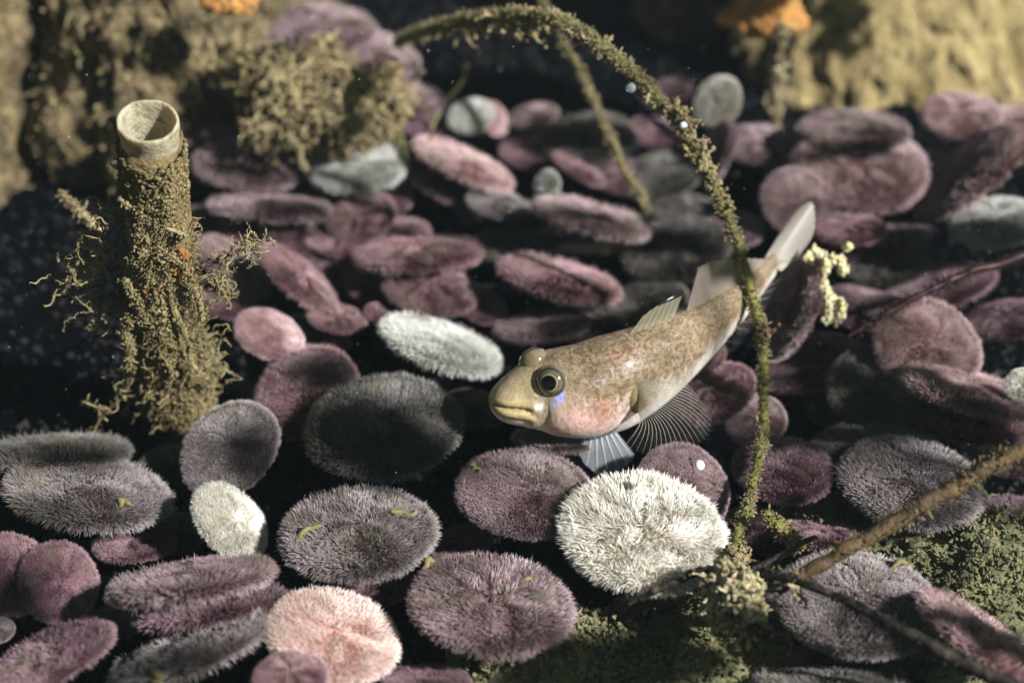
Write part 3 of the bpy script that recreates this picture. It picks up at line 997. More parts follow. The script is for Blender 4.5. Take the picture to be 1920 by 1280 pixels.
    for q, bb in enumerate((eb, eb2)):
        p = V[ea, bb]
        out = unit(p - C[ea])
        side = S[ea] * (1 if q == 0 else -1)
        ax = unit(side * .80 + U[ea] * .42 - T[ea] * .34)
        er = 31 * depth(p) / FPX
        cen = p - out * er * (.42 if q == 0 else .34) - np.array([0, 0, 1]) * (0 if q == 0 else .0)
        if q == 1:
            cen = P(1002, 678, near_eye + .09)
            er *= .93
        else:
            near_eye = depth(cen)
        x = unit(np.cross(ax, Z))
        y = np.cross(ax, x)
        th = np.radians(np.concatenate([[0.01], np.linspace(4, 150, 60)]))
        al = np.arange(48) * 2 * math.pi / 48
        ev = []
        ec = []
        for t_ in th:
            rr = er * (1.0 + .03 * math.exp(-((math.degrees(t_) - 66) / 5) ** 2))
            ev.append(cen + rr * (ax * math.cos(t_) * .93 + math.sin(t_) * (x * np.cos(al)[:, None] + y * np.sin(al)[:, None])))
            dg = math.degrees(t_)
            var = np.array([noise.noise(Vector((math.cos(k_) * 3, math.sin(k_) * 3, dg * .05))) for k_ in al])
            if dg < 28.5:
                cc = np.tile([.004, .004, .005], (48, 1))
            elif dg < 32:
                cc = np.tile([.30, .24, .10], (48, 1))
            elif dg < 50:
                cc = np.array([.12, .105, .065]) * (1 + .5 * var[:, None])
            elif dg < 62:
                cc = np.array([.055, .052, .042]) * (1 + .5 * var[:, None])
            elif dg < 72:
                cc = np.array([.15, .13, .09]) * (1 + .5 * var[:, None])
            else:
                cc = np.array([.22, .17, .10]) * (1 + .3 * var[:, None])
            ec.append(cc)
        ev = np.vstack(ev)
        ec = np.vstack(ec)
        i = np.arange(len(th) - 1)[:, None] * 48
        j = np.arange(48)[None, :]
        j2 = (j + 1) % 48
        f = np.stack([i + j, i + 48 + j, i + 48 + j2, i + j2], -1).reshape(-1, 4)
        em = mesh_from('eye', ev, None, [f])
        a = em.color_attributes.new('pigment', 'FLOAT_COLOR', 'POINT')
        a.data.foreach_set('color', np.hstack([ec, np.ones((len(ec), 1))]).astype(np.float32).ravel())
        em.materials.append(m_eye)
        eo = link_obj('eye', em, root)
        pb = MB()
        k = 24
        al = np.arange(k) * 2 * math.pi / k
        pv = [cen + ax * er * .945]
        for t_ in (8, 16, 23, 27.5):
            t2 = math.radians(t_)
            for q_ in al:
                pv.append(cen + er * 1.012 * (ax * math.cos(t2) * .93 + math.sin(t2) * (x * math.cos(q_) + y * math.sin(q_))))
        f3 = [(0, 1 + (a_ + 1) % k, 1 + a_) for a_ in range(k)]
        f4 = [(1 + r_ * k + a_, 1 + r_ * k + (a_ + 1) % k, 1 + (r_ + 1) * k + (a_ + 1) % k, 1 + (r_ + 1) * k + a_) for r_ in range(3) for a_ in range(k)]
        pb.add(pv, f3, f4)
        pb.build('pupil', m_pup, eo)

    # fins: a membrane with its rays on it
    def fin_mat(name, colr, alpha, rough=.35, fade=1.0):
        m, n, b = newmat(name)
        at = N(n, 'ShaderNodeAttribute', attribute_name='tip')
        b.inputs['Base Color'].default_value = (*colr, 1)
        b.inputs['Roughness'].default_value = rough
        b.inputs['Alpha'].default_value = alpha
        b.inputs['Subsurface Weight'].default_value = 0
        tr = N(n, 'ShaderNodeBsdfTranslucent')
        tr.inputs[0].default_value = (*colr, 1)
        ms = N(n, 'ShaderNodeMixShader')
        ms.inputs[0].default_value = .35
        tp = N(n, 'ShaderNodeBsdfTransparent')
        m2 = N(n, 'ShaderNodeMixShader')
        fa = N(n, 'ShaderNodeMapRange')
        fa.inputs[3].default_value = alpha
        fa.inputs[4].default_value = alpha * fade
        n.links.new(at.outputs['Fac'], fa.inputs[0])
        n.links.new(fa.outputs[0], m2.inputs[0])
        n.links.new(b.outputs[0], ms.inputs[1])
        n.links.new(tr.outputs[0], ms.inputs[2])
        b.inputs['Alpha'].default_value = 1
        n.links.new(tp.outputs[0], m2.inputs[1])
        n.links.new(ms.outputs[0], m2.inputs[2])
        n.links.new(m2.outputs[0], n.nodes['Material Output'].inputs[0])
        return m

    def fin(name, base, tips, mm, mray, nray, rr, label=None, sag=None, darktop=None, parent=root):
        base, tips = np.asarray(base, float), np.asarray(tips, float)
        nb, nt_ = 4 * nray, 9
        Bp = catmull(base, nb)
        Tp = catmull(tips, nb)
        g = np.linspace(0, 1, nt_)[None, :, None]
        grid = Bp[:, None, :] * (1 - g) + Tp[:, None, :] * g
        if sag is not None:
            grid = grid + np.asarray(sag) * (np.sin(g * math.pi) * 1.0)
        # scalloped edge between rays, tiny thickness by a second sheet
        grid[:, -1] -= (Tp - Bp) * (.03 * (1 - np.abs(np.cos(np.arange(nb) / 4 * math.pi))))[:, None]
        b = MB()
        i = np.arange(nb - 1)[:, None] * nt_
        j = np.arange(nt_ - 1)[None, :]
        f = np.stack([i + j, i + j + 1, i + nt_ + j + 1, i + nt_ + j], -1).reshape(-1, 4)
        b.add(grid.reshape(-1, 3), None, f, np.tile(np.linspace(0, 1, nt_), nb))
        fo = b.build(name, mm, parent)
        if label:
            fo['label'] = label
        r = MB()
        for q in range(nray):
            ii = min(nb - 1, 4 * q + 1)
            r.tube(grid[ii] + unit(CAM - grid[ii]) * rr * .5, rr * np.linspace(1, .35, nt_), 5)
        r.build('fin_rays', mray, fo)
        return fo

    m_clear = fin_mat('clear_fin', (.66, .60, .50), .10, fade=.1)
    m_dors = fin_mat('dorsal_membrane', (.55, .45, .36), .58)
    m_dors1 = fin_mat('front_dorsal_membrane', (.50, .46, .30), .34)
    m_ray1 = fin_mat('front_dorsal_ray', (.58, .53, .38), .28)
    m_blue = fin_mat('pelvic_membrane', (.90, .92, .97), .46, fade=.5)
    m_tail = fin_mat('tail_membrane', (.64, .58, .49), .46)
    m_ray = fin_mat('ray', (.78, .73, .63), .55, fade=.22)
    m_rayw = fin_mat('white_ray', (.90, .93, .98), .9, fade=.4)
    m_rayb = fin_mat('tan_ray', (.56, .46, .34), .6)
    m_black, n, b = newmat('black_fin_edge')
    b.inputs['Base Color'].default_value = (.008, .008, .010, 1)
    b.inputs['Roughness'].default_value = .8
    b.inputs['Specular IOR Level'].default_value = .1

    def ridge(px):
        """point on the middle of the back at picture column px"""
        q = np.argmin(np.abs(pr[:, NA // 4, 0] - px))
        return V[q, NA // 4] - U[q] * .012

    def keel(px):
        q = np.argmin(np.abs(pr[:, 3 * NA // 4, 0] - px))
        return V[q, 3 * NA // 4] + U[q] * .012

    def dplane(pts, off=0.0):
        out = []
        for px, py in pts:
            q = np.argmin(np.abs(pr[:, NA // 4, 0] - px))
            out.append(P(px, py, depth(V[q, NA // 4]) + off))
        return out

    f1 = fin('dorsal_fin', [ridge(x) for x in (1172, 1195, 1218, 1240, 1262)], dplane([(1206, 592), (1226, 577), (1246, 565), (1265, 554), (1282, 545)]), m_dors1, m_ray1, 7, .0032,
             'low front dorsal fin with a black tip')
    e = MB()
    lo = catmull(dplane([(1236, 573), (1250, 567), (1266, 560), (1281, 553)], -.004), 14)
    hi = catmull(dplane([(1236, 569), (1250, 560), (1266, 551), (1282, 544)], -.004), 14)
    gr = np.stack([lo, lo * .4 + hi * .6 + [0, -.004, 0], hi], 1)
    ii_ = np.arange(13)[:, None] * 3
    jj_ = np.arange(2)[None, :]
    e.add(gr.reshape(-1, 3), None, np.stack([ii_ + jj_, ii_ + jj_ + 1, ii_ + jj_ + 4, ii_ + jj_ + 3], -1).reshape(-1, 4))
    e.build('black_tip', m_black, f1)
    e = MB()
    ed = catmull(dplane([(1250, 563), (1257, 559), (1264, 556)], -.012), 6)
    e.tube(ed, np.array([.0005, .0012, .0018, .0018, .0012, .0005]), 5)
    e.build('white_streak', M_WHITE, f1)
    fin('dorsal_fin', [ridge(x) for x in (1286, 1310, 1340, 1370, 1400, 1425)],
        dplane([(1310, 500), (1336, 489), (1368, 485), (1405, 484), (1445, 486), (1488, 489)]), m_dors, m_rayb, 17, .0026, 'long rear dorsal fin')
    fin('anal_fin', [keel(x) for x in (1335, 1360, 1385, 1408, 1430)], dplane([(1372, 662), (1398, 632), (1424, 594), (1446, 556), (1470, 514)]), m_clear, m_ray, 10, .0022)
    tb = [P(1434, 484, depth(C[-1])), C[-1], P(1464, 508, depth(C[-1]))]
    fin('tail_fin', tb, [P(x, y, depth(C[-1]) + .12) for x, y in ((1478, 412), (1500, 388), (1522, 378), (1529, 402), (1526, 436), (1512, 462), (1490, 488))], m_tail, m_ray, 15, .004)
    # breast fins: near one spread down, far one mirrored through the body plane
    q0, b0 = surf(1196, 716)
    q1, b1 = surf(1188, 742)
    q2, b2 = surf(1196, 772)
    base = [V[q0, b0], V[q1, b1], V[q2, b2]]
    dpt = depth(V[q1, b1])
    tips = [P(x, y, dpt + o) for x, y, o in ((1300, 728, -.02), (1330, 775, -.08), (1330, 815, -.12), (1298, 838, -.14), (1255, 850, -.14), (1210, 850, -.12), (1162, 838, -.08))]
    fin('pectoral_fin', base, tips, m_clear, m_ray, 24, .0028, 'fan shaped see-through near pectoral fin', sag=unit(CAM - V[q1, b1]) * .05 + RIGHT * .035 + UP * .02)
    mir = lambda p, q: p - 2 * S[q] * np.dot(p - C[q], S[q])
    fin('pectoral_fin', [mir(p, q1) for p in base], [mir(b0_, q1) + (mir(p, q1) - mir(b0_, q1)) * .55 - np.array([0, 0, .13]) for p, b0_ in zip(tips, (base[0], base[0], base[1], base[1], base[1], base[2], base[2]))], m_clear, m_ray, 20, .0026)
    lb = MB()
    a_, b_ = surf(1196, 745)
    th = np.linspace(0, math.pi / 2, 8)
    nrm_ = unit(V[a_, b_] - C[a_])
    for (dx, dy, r_) in ((0, 0, .05),):
        al = np.arange(20) * 2 * math.pi / 20
        vv, x, y = [], T[a_], np.cross(nrm_, T[a_])
        for t_ in th:
            vv += [V[a_, b_] - nrm_ * .02 + nrm_ * .04 * math.cos(t_) + math.sin(t_) * (x * .05 * math.cos(q_) + y * .075 * math.sin(q_)) for q_ in al]
        i = np.arange(7)[:, None] * 20
        j = np.arange(20)[None, :]
        j2 = (j + 1) % 20
        lb.add(vv, None, np.stack([i + j, i + j2, i + 20 + j2, i + 20 + j], -1).reshape(-1, 4))
    m_base = mat_rough('fin_root', (.30, .23, .10), (.22, .16, .07), scale=12, bd=.004, bscale=80, rough=.4)
    lb.build('fin_root', m_base, root)
    dk = depth(keel(1120))
    fin('pelvic_fin', [P(1104, 800, dk), P(1124, 800, dk), P(1146, 796, dk)],
        [P(x, y, dk - .02 + .01 * k_) for k_, (x, y) in enumerate(((1084, 850), (1098, 872), (1120, 888), (1142, 886), (1164, 880), (1182, 868), (1190, 852)))], m_blue, m_rayw, 7, .0050,
        'bluish white pelvic fin propping the fish up')


goby()


# ------------------------------------------------------------------ stems
def fuzz(b, pts, rad, n, gl, fl, frac=.25, side=None):
    """crumbs and short hairs grown on a tube"""
    pts = np.asarray(pts)
    T = unit(np.gradient(pts, axis=0))
    ii = RNG.integers(0, len(pts), n)
    rd = unit(np.cross(T[ii], RNG.normal(size=(n, 3))))
    if side is not None:
        rd = unit(rd + np.asarray(side))
    rad = np.broadcast_to(rad, (len(pts),))
    dens = np.array([noise.noise(Vector(p) * 5.0 + Vector((3, 1, 7))) for p in pts])
    keep = RNG.uniform(-.55, .45, n) < dens[ii]
    ii, rd = ii[keep], rd[keep]
    n = len(ii)
    base = pts[ii] + rd * (rad[ii] * .95)[:, None] + RNG.normal(size=(n, 3)) * .006
    k = int(n * (1 - frac))
    b.grains(base[:k] + rd[:k] * RNG.uniform(0, gl, k)[:, None], RNG.uniform(.35, 1, k) * gl * .75)
    d = rd[k:] + RNG.normal(size=(n - k, 3)) * .45
    b.spines(base[k:], d, RNG.uniform(.3, 1.2, n - k) * fl, .0042)


# tall arching stem
arch = [(748, 78, 7.9), (800, 58, 7.5), (870, 40, 7.1), (940, 29, 6.75), (1000, 30, 6.55), (1060, 46, 6.4), (1112, 76, 6.32), (1160, 112, 6.3), (1200, 150, 6.28), (1237, 192, 6.26),
        (1272, 238, 6.25), (1302, 288, 6.24), (1332, 338, 6.22), (1357, 388, 6.2), (1379, 442, 6.2), (1397, 502, 6.2), (1413, 562, 6.2), (1426, 622, 6.18), (1432, 682, 6.15),
        (1434, 742, 6.1), (1430, 806, 6.05), (1419, 872, 6.0), (1402, 938, 5.96), (1384, 1000, 5.92), (1374, 1046, 5.9)]
arch = [(x_, y_, d_ + .5 * min(1, max(0, (1040 - y_) / 300))) for x_, y_, d_ in arch]
ap = catmull([P(*q) for q in arch], 260)
ap = ap + np.array([[noise.noise(Vector((k * .09, 0, 0))), 0, noise.noise(Vector((k * .09, 5, 0)))] for k in range(260)]) * .016
ar = np.interp(np.linspace(0, 1, 260), [0, .12, .3, .5, .75, 1], [.028, .029, .021, .017, .019, .015]) * np.array([1 + .25 * noise.noise(Vector((k * .13, 9, 2))) for k in range(260)])
root = thing('arching_stem', 'tall green stem arching over the goby, crusted with algae', 'stem', P(1374, 1046, 5.9))
b = MB()
b.tube(ap, ar, 12)
b.build('stalk', M_STEMG, root)
b = MB()
fuzz(b, ap, ar, 13000, .0055, .022, .25)
fuzz(b, ap, ar * 1.05, 1500, .010, .026, .2)
fuzz(b, ap[:110], ar[:110], 6000, .009, .026, .3)
b.build('algae_crust', M_CRUST, root, smooth=False)
b = MB()     # hanging tufts under the arch, a thick knot at its shoulder
for lo, hi, cnt, ln, dn in ((18, 44, 46, .12, (-.2, -.1, -1)), (44, 70, 16, .05, (-.1, 0, -1)), (84, 92, 10, .10, (.3, 0, -.9)), (104, 122, 60, .085, (.9, -.2, .5)), (122, 140, 26, .05, (.6, -.3, -.3)), (150, 158, 9, .06, (-.6, -.1, -.4))):
    for _ in range(cnt):
        q = random.randint(lo, hi)
        pts = b.strand(ap[q] + RNG.normal(size=3) * .012, np.array(dn) + RNG.normal(size=3) * .5, ln * random.uniform(.5, 1.3), .010, .6, 6, 5, nod=7)
b.build('algae_tuft', M_ALGAE, root, smooth=False)
b = MB()
b.grains([P(1436, 622, 6.63)], .035)
b.grains(P(1436, 622, 6.63) + RNG.normal(size=(30, 3)) * .02, .012)
b.build('brown_nodule', M_STEMB, root, smooth=False)


def ball(name, p, r, mat, label, cat, seg=16, group=None):
    v, f4, f3 = [np.asarray(p) + [0, 0, r]], [], []
    for i in range(1, seg // 2):
        t = math.pi * i / (seg // 2)
        for j in range(seg):
            a = 2 * math.pi * j / seg
            v.append(np.asarray(p) + r * np.array([math.sin(t) * math.cos(a), math.sin(t) * math.sin(a), math.cos(t)]))
    v.append(np.asarray(p) - [0, 0, r])
    n = seg // 2 - 1
    for j in range(seg):
        f3.append((0, 1 + j, 1 + (j + 1) % seg))
        f3.append((len(v) - 1, 1 + (n - 1) * seg + (j + 1) % seg, 1 + (n - 1) * seg + j))
        for i in range(n - 1):
            f4.append((1 + i * seg + j, 1 + (i + 1) * seg + j, 1 + (i + 1) * seg + (j + 1) % seg, 1 + i * seg + (j + 1) % seg))
    b = MB()
    b.add(v, f3, f4)
    return tag(b.build(name, mat), label, cat, group)


ball('bubble', P(1183, 165, 6.7), .021, M_GLASS, 'clear air bubble clinging to the arching stem', 'bubble')
ball('bead', P(1311, 872, 5.85), .020, M_WHITE, 'round white bead on the mauve sand dollar behind the cream one', 'bead')
ball('speck', P(1281, 236, 6.68), .017, M_WHITE, 'shiny white speck on the arching stem where it bends down', 'speck')


def stem(name, px, rad, mat, label, cat='stem', crust=None, n=1500, k=10, gl=.012, fl=.03, wob=.012, cname='algae_crust', mcr=None):
    pts = catmull([P(*q) for q in px], 90)
    pts = pts + np.array([[noise.noise(Vector((i * .11, len(px), 3))), 0, noise.noise(Vector((i * .11, 8, len(px))))] for i in range(90)]) * wob
    r = np.interp(np.linspace(0, 1, 90), np.linspace(0, 1, len(rad)), rad) * np.array([1 + .2 * noise.noise(Vector((i * .2, 2, 5))) for i in range(90)])
    root = thing(name, label, cat, pts[0])
    b = MB()
    b.tube(pts, r, k)
    b.build('stalk', mat, root)
    if crust:
        b = MB()
        fuzz(b, pts, r, n, gl, fl, .2)
        b.build(cname, crust, root, smooth=False)
    return root, pts


stem('fallen_stalk', [(1470, 1092, 5.62), (1560, 1046, 5.6), (1660, 988, 5.57), (1760, 928, 5.55), (1850, 876, 5.53), (1960, 822, 5.5)], [.022, .027, .029, .029, .028, .03], M_STEMB,
     'thick brown stalk leaning in from the right edge', 'stem', M_ALGAED, 900)
stem('thin_stem', [(1425, 1072, 5.68), (1500, 1092, 5.55), (1590, 1128, 5.42), (1690, 1180, 5.3), (1800, 1238, 5.2), (1930, 1300, 5.1)], [.014, .015, .017, .020, .024, .026], M_STEMD,
     'thin dark stem running down to the bottom right corner', 'stem', M_STEMD, 700)
stem('twig', [(1178, 1132, 5.75), (1225, 1108, 5.7), (1275, 1084, 5.68), (1310, 1072, 5.68), (1350, 1070, 5.7)], [.008, .016, .017, .016, .014], M_STEMD,
     'dark bent twig in front of the bright cream sand dollar', 'twig')
stem('twig', [(1436, 965, 5.95), (1470, 995, 5.93), (1500, 1022, 5.9)], [.020, .023, .022], M_STEMG, 'short green stub lying beside the foot of the arching stem', 'twig', M_ALGAE, 900)
stem('twig', [(1418, 1138, 5.6), (1450, 1112, 5.6), (1482, 1092, 5.6)], [.024, .022, .016], M_STEMD, 'short dark broken twig under the brown stalk', 'twig')
stem('twig', [(1358, 1140, 5.5), (1400, 1168, 5.47), (1440, 1190, 5.44), (1482, 1212, 5.42)], [.014, .022, .022, .018], M_STEMD, 'dark broken twig below the algae clump, pointing right', 'twig', M_ALGAED, 500)
stem('twig', [(1410, 1066, 5.75), (1450, 1050, 5.78), (1500, 1020, 5.83), (1530, 1005, 5.86)], [.010, .014, .012, .008], M_STEMD, 'thin dark twig rising behind the foot of the brown stalk', 'twig')
stem('hanging_stem', [(1005, -20, 8.4), (1040, 50, 8.25), (1085, 130, 8.1), (1120, 205, 8.0), (1150, 275, 7.95), (1190, 350, 7.9), (1225, 410, 7.85)], [.018, .017, .015, .014, .020, .014, .007], M_ALGAED,
     'thin olive stem slanting down through the dark behind the arch', 'stem', M_ALGAE, 1800, gl=.012)
stem('pale_twig', [(1012, 468, 8.05), (1060, 467, 8.06), (1130, 467, 8.08), (1236, 464, 8.1)], [.02, .032, .036, .040], M_TWIG, 'pale straight twig lying across the dark above the goby', 'twig')
stem('broken_strand', [(116, 366, 7.0), (150, 395, 7.0), (185, 430, 6.95)], [.010, .016, .012], M_ALGAE, 'short olive strand left of the worm tube', 'strand', M_ALGAE, 500)

# red seaweed strand
root, rp = stem('red_seaweed', [(1590, 632, 6.9), (1660, 590, 6.9), (1740, 545, 6.92), (1820, 510, 6.95), (1930, 478, 7.0)], [.008, .012, .013, .016, .026], M_REDALG,
                'dark red feathery seaweed strand reaching in from the right edge', 'seaweed')
b = MB()
for _ in range(420):
    q = random.randint(4, 88)
    b.strand(rp[q], RNG.normal(size=3) * .5 + np.array([-.5, .1, -.1]), random.uniform(.02, .06), .003, .8, 5, 4)
b.build('fronds', M_REDALG, root, smooth=False)

# yellow crusts beside the tail
root = thing('barnacle_cluster', 'pale yellow barnacle crusts beside the goby tail', 'barnacles', P(1565, 560, 7.0))
for px, py, w_, h_ in ((1548, 500, 16, 26), (1568, 488, 30, 12), (1545, 540, 22, 20), (1552, 585, 18, 46), (1574, 585, 14, 46), (1532, 474, 22, 12), (1516, 482, 14, 10), (1582, 506, 14, 14), (1556, 560, 22, 18), (1590, 462, 10, 10)):
    b = MB()
    p = P(px, py, 7.0)
    k_ = 7.0 / FPX
    g_ = RNG.normal(size=(90, 3)) * np.array([.26, .2, .26]) * np.array([w_, w_, h_]) * k_
    b.grains(p + g_, RNG.uniform(.006, .02, 90))
    b.build('barnacle', M_BARN, root)

# ------------------------------------------------------------------ clump at the stem foot
def clump(name, px, py, d, rad, n, ns, mat, label, cat, gl=.018, sl=.08, squash=(1, 1, 1)):
    c = P(px, py, d)
    root = thing(name, label, cat, c)
    b = MB()
    dirs = unit(RNG.normal(size=(n, 3)))
    rr = np.array([1 + .55 * noise.noise(Vector(x) * 2.2 + Vector((px, 0, 0))) for x in dirs])
    pts = c + dirs * np.asarray(squash) * (rad * rr * RNG.uniform(.55, 1, n) ** .5)[:, None]
    b.grains(pts, RNG.uniform(.4, 1.25, n) * gl)
    b.build('crumbs', mat, root, smooth=False)
    if ns:
        b = MB()
        for i in range(ns):
            q = random.randrange(n)
            b.strand(pts[q], dirs[q] + RNG.normal(size=3) * .4, sl * random.uniform(.5, 1.4), .008, .6, 6, 4, nod=3)
        b.build('filaments', mat, root, smooth=False)
    return root


clump('algae_clump', 1372, 1112, 5.62, .105, 1700, 50, M_ALGAEP, 'crumbly pale olive algae clump at the foot of the arching stem', 'algae', .017, .06, (1, 1, 1.1))
clump('algae_clump', 1405, 1160, 5.5, .055, 400, 16, M_ALGAEP, 'small pale crumbly lump under the larger algae clump', 'algae', .015, .05)
clump('algae_clump', 1375, 1050, 5.85, .05, 500, 20, M_ALGAE, 'dark fuzzy collar of algae round the base of the arching stem', 'algae', .012, .04)
clump('algae_clump', 1500, 1120, 5.55, .012, 40, 4, M_ALGAEP, 'tiny thread of algae hanging from the thin dark stem', 'algae', .008, .06, (.6, .6, 2.4))

# ------------------------------------------------------------------ worm tube
def worm_tube():
    top, bot = P(267, 226, 5.72), G(322, 752, .05)
    ax = unit(top - bot)
    Lt = np.linalg.norm(top - bot)
    root = thing('worm_tube', 'upright worm tube with pale open rim, overgrown with olive algae', 'worm tube', bot)
    x = unit(np.cross(ax, [0, 1, 0]))
    y = np.cross(ax, x)
    K = 48
    al = np.arange(K) * 2 * math.pi / K
    r0 = 57 * depth(top) / FPX

    def rings(prof, name, mat, seed, amp):
        b = MB()
        vs = []
        for (s, r) in prof:
            wv = np.array([1 + amp * noise.noise(Vector((math.cos(a) * 1.7, math.sin(a) * 1.7, s * 5 + seed))) for a in al])
            wz = np.array([amp * .10 * noise.noise(Vector((math.cos(a) * 3, math.sin(a) * 3, seed))) for a in al])
            bend = x * .02 * math.sin(s * 5) - x * .03 * (1 - s)
            vs.append(bot + bend + ax * (s * Lt) + (x * np.cos(al)[:, None] + y * np.sin(al)[:, None]) * (r * wv)[:, None] + ax * wz[:, None])
        i = np.arange(len(prof) - 1)[:, None] * K
        j = np.arange(K)[None, :]
        j2 = (j + 1) % K
        b.add(np.vstack(vs), None, np.stack([i + j, i + j2, i + K + j2, i + K + j], -1).reshape(-1, 4))
        return b.build(name, mat, root)
    rings([(.94, r0 * .98), (.96, r0 * .97), (.97, r0 * 1.0), (.99, r0 * 1.03), (1.0, r0 * 1.02), (1.003, r0 * .97), (.998, r0 * .91), (.97, r0 * .85), (.88, r0 * .76), (.78, r0 * .74), (.70, r0 * .70), (.70, .001)], 'rim', M_RIM, 3, .045)
    rings([(0, r0 * 1.35), (.1, r0 * 1.3), (.25, r0 * 1.15), (.4, r0 * 1.1), (.55, r0 * 1.15), (.7, r0 * 1.12), (.80, r0 * 1.08), (.90, r0 * 1.05), (.945, r0 * 1.02), (.951, r0 * .96)], 'tube_wall', M_TUBE, 9, .2)
    # the coat of algae: crumbs, matted strands, hanging rags
    b = MB()
    n = 34000
    s = RNG.uniform(0, .93, n)
    a = RNG.uniform(0, 2 * math.pi, n)
    dens = np.array([noise.noise(Vector((math.cos(p) * 1.4, math.sin(p) * 1.4, q * 6))) for p, q in zip(a, s)])
    keep = (RNG.uniform(0, 1, n) < .22) | (RNG.uniform(-.5, .5, n) < dens + .45 - .25 * s - .2 * (s > .7) - .25 * (s > .85))
    s, a, dens = s[keep], a[keep], dens[keep]
    rad = x * np.cos(a)[:, None] + y * np.sin(a)[:, None]
    rr = r0 * (1.12 + .25 * (s < .3) * (1 - s / .3) + np.clip(dens, 0, 1) * .55 * RNG.uniform(0, 1, len(s)))
    p = bot + ax * (s * Lt)[:, None] + rad * rr[:, None] - x * (.03 * (1 - s) - .02 * np.sin(s * 5))[:, None]
    b.grains(p, RNG.uniform(.004, .012, len(s)))
    b.build('algae_crust', M_TALG, root, smooth=False)
    b = MB()
    for (s0, s1, a0, a1, cnt, ln, dr, rr) in ((.03, .70, 0, 6.28, 700, .06, .05, .004), (.35, .62, 2.4, 4.4, 260, .10, .02, .0035), (.40, .55, -1.0, .6, 60, .09, .02, .004), (.0, .4, 0, 6.28, 420, .10, .08, .005), (.0, .2, 0, 6.28, 200, .10, .05, .006), (.5, .9, -1.1, 1.2, 260, .04, 0, .003)):
        for _ in range(cnt):
            s = random.uniform(s0, s1)
            a = random.uniform(a0, a1)
            rad = x * math.cos(a) + y * math.sin(a)
            p = bot + ax * s * Lt + rad * r0 * (1.15 + .35 * max(0, .3 - s)) - x * (.03 * (1 - s) - .02 * math.sin(s * 5))
            b.strand(p, rad * .8 + RNG.normal(size=3) * .8 + np.array([0, 0, -dr * 2]), ln * random.uniform(.4, 1.3), rr, 1.1, 8, 4, droop=dr, nod=9)
    b.build('algae_strands', M_TALG, root, smooth=False)
    b = MB()     # rags standing off: a pale twig to the right, a dusky mass to the left, a thread at the lower left
    def front(px, py, off=0.0):
        return P(px, py, 6.95 - 1.23 * (752 - py) / 526.0 - off)
    for (x0, y0, x1, y1, cnt, r_) in ((385, 492, 470, 462, 26, 14), (455, 470, 492, 452, 22, 14), (375, 520, 428, 548, 34, 22), (200, 440, 150, 480, 60, 34), (190, 500, 140, 540, 60, 34), (215, 560, 165, 600, 40, 26),
                                      (240, 700, 232, 745, 30, 16), (375, 655, 415, 690, 26, 14), (330, 690, 400, 725, 36, 22), (250, 640, 236, 720, 40, 20), (360, 600, 395, 640, 30, 22), (205, 400, 175, 380, 20, 14)):
        for _ in range(cnt):
            f_ = random.random()
            p = front(x0 + (x1 - x0) * f_ + random.gauss(0, r_ * .6), y0 + (y1 - y0) * f_ + random.gauss(0, r_ * .6), .05 + random.gauss(0, .05))
            b.strand(p, RNG.normal(size=3) + np.array([(x1 - x0) * .02, 0, -(y1 - y0) * .02]), random.uniform(.05, .12), .0038, 1.1, 8, 4, nod=12)
    for path in (((235, 742), (205, 765), (185, 790), (172, 812)), ((205, 770), (180, 762), (160, 752)), ((232, 520), (246, 545), (262, 575), (266, 600)), ((300, 470), (318, 520), (322, 570), (345, 630), (360, 680), (390, 712)),
                 ((262, 430), (300, 462), (345, 500), (372, 560), (380, 600)), ((245, 590), (235, 625), (244, 650), (240, 690)), ((222, 372), (262, 398), (300, 420), (350, 442)), ((240, 480), (285, 520), (310, 575), (300, 640), (320, 700))):
        pts = catmull([front(x_ + random.gauss(0, 2), y_, .20) for x_, y_ in path], 40)
        thin = path[0] in ((235, 742), (205, 770))
        rr_ = .004 if thin else .011
        b.tube(pts, rr_ * RNG.uniform(.7, 1.3, 40), 6, t=.6)
        fuzz(b, pts, np.full(40, rr_), 120 if thin else 700, rr_ * 1.1, .025, .2)
    b.build('algae_rags', M_TALG2, root, smooth=False)
    for patch in (((335, 492, .05), (344, 478, .035), (330, 506, .035)), ((288, 535, .045), (278, 545, .03))):
        b = MB()
        for px, py, sz in patch:
            s_ = (752 - py) / 526.0
            p = P(px, py, 6.93 - 1.22 * s_ - .17)
            b.grains(p + RNG.normal(size=(60, 3)) * np.array([.4, .2, .55]) * sz * .6, .015)
        b.build('orange_crust', M_ORANGED, root, smooth=False)


worm_tube()


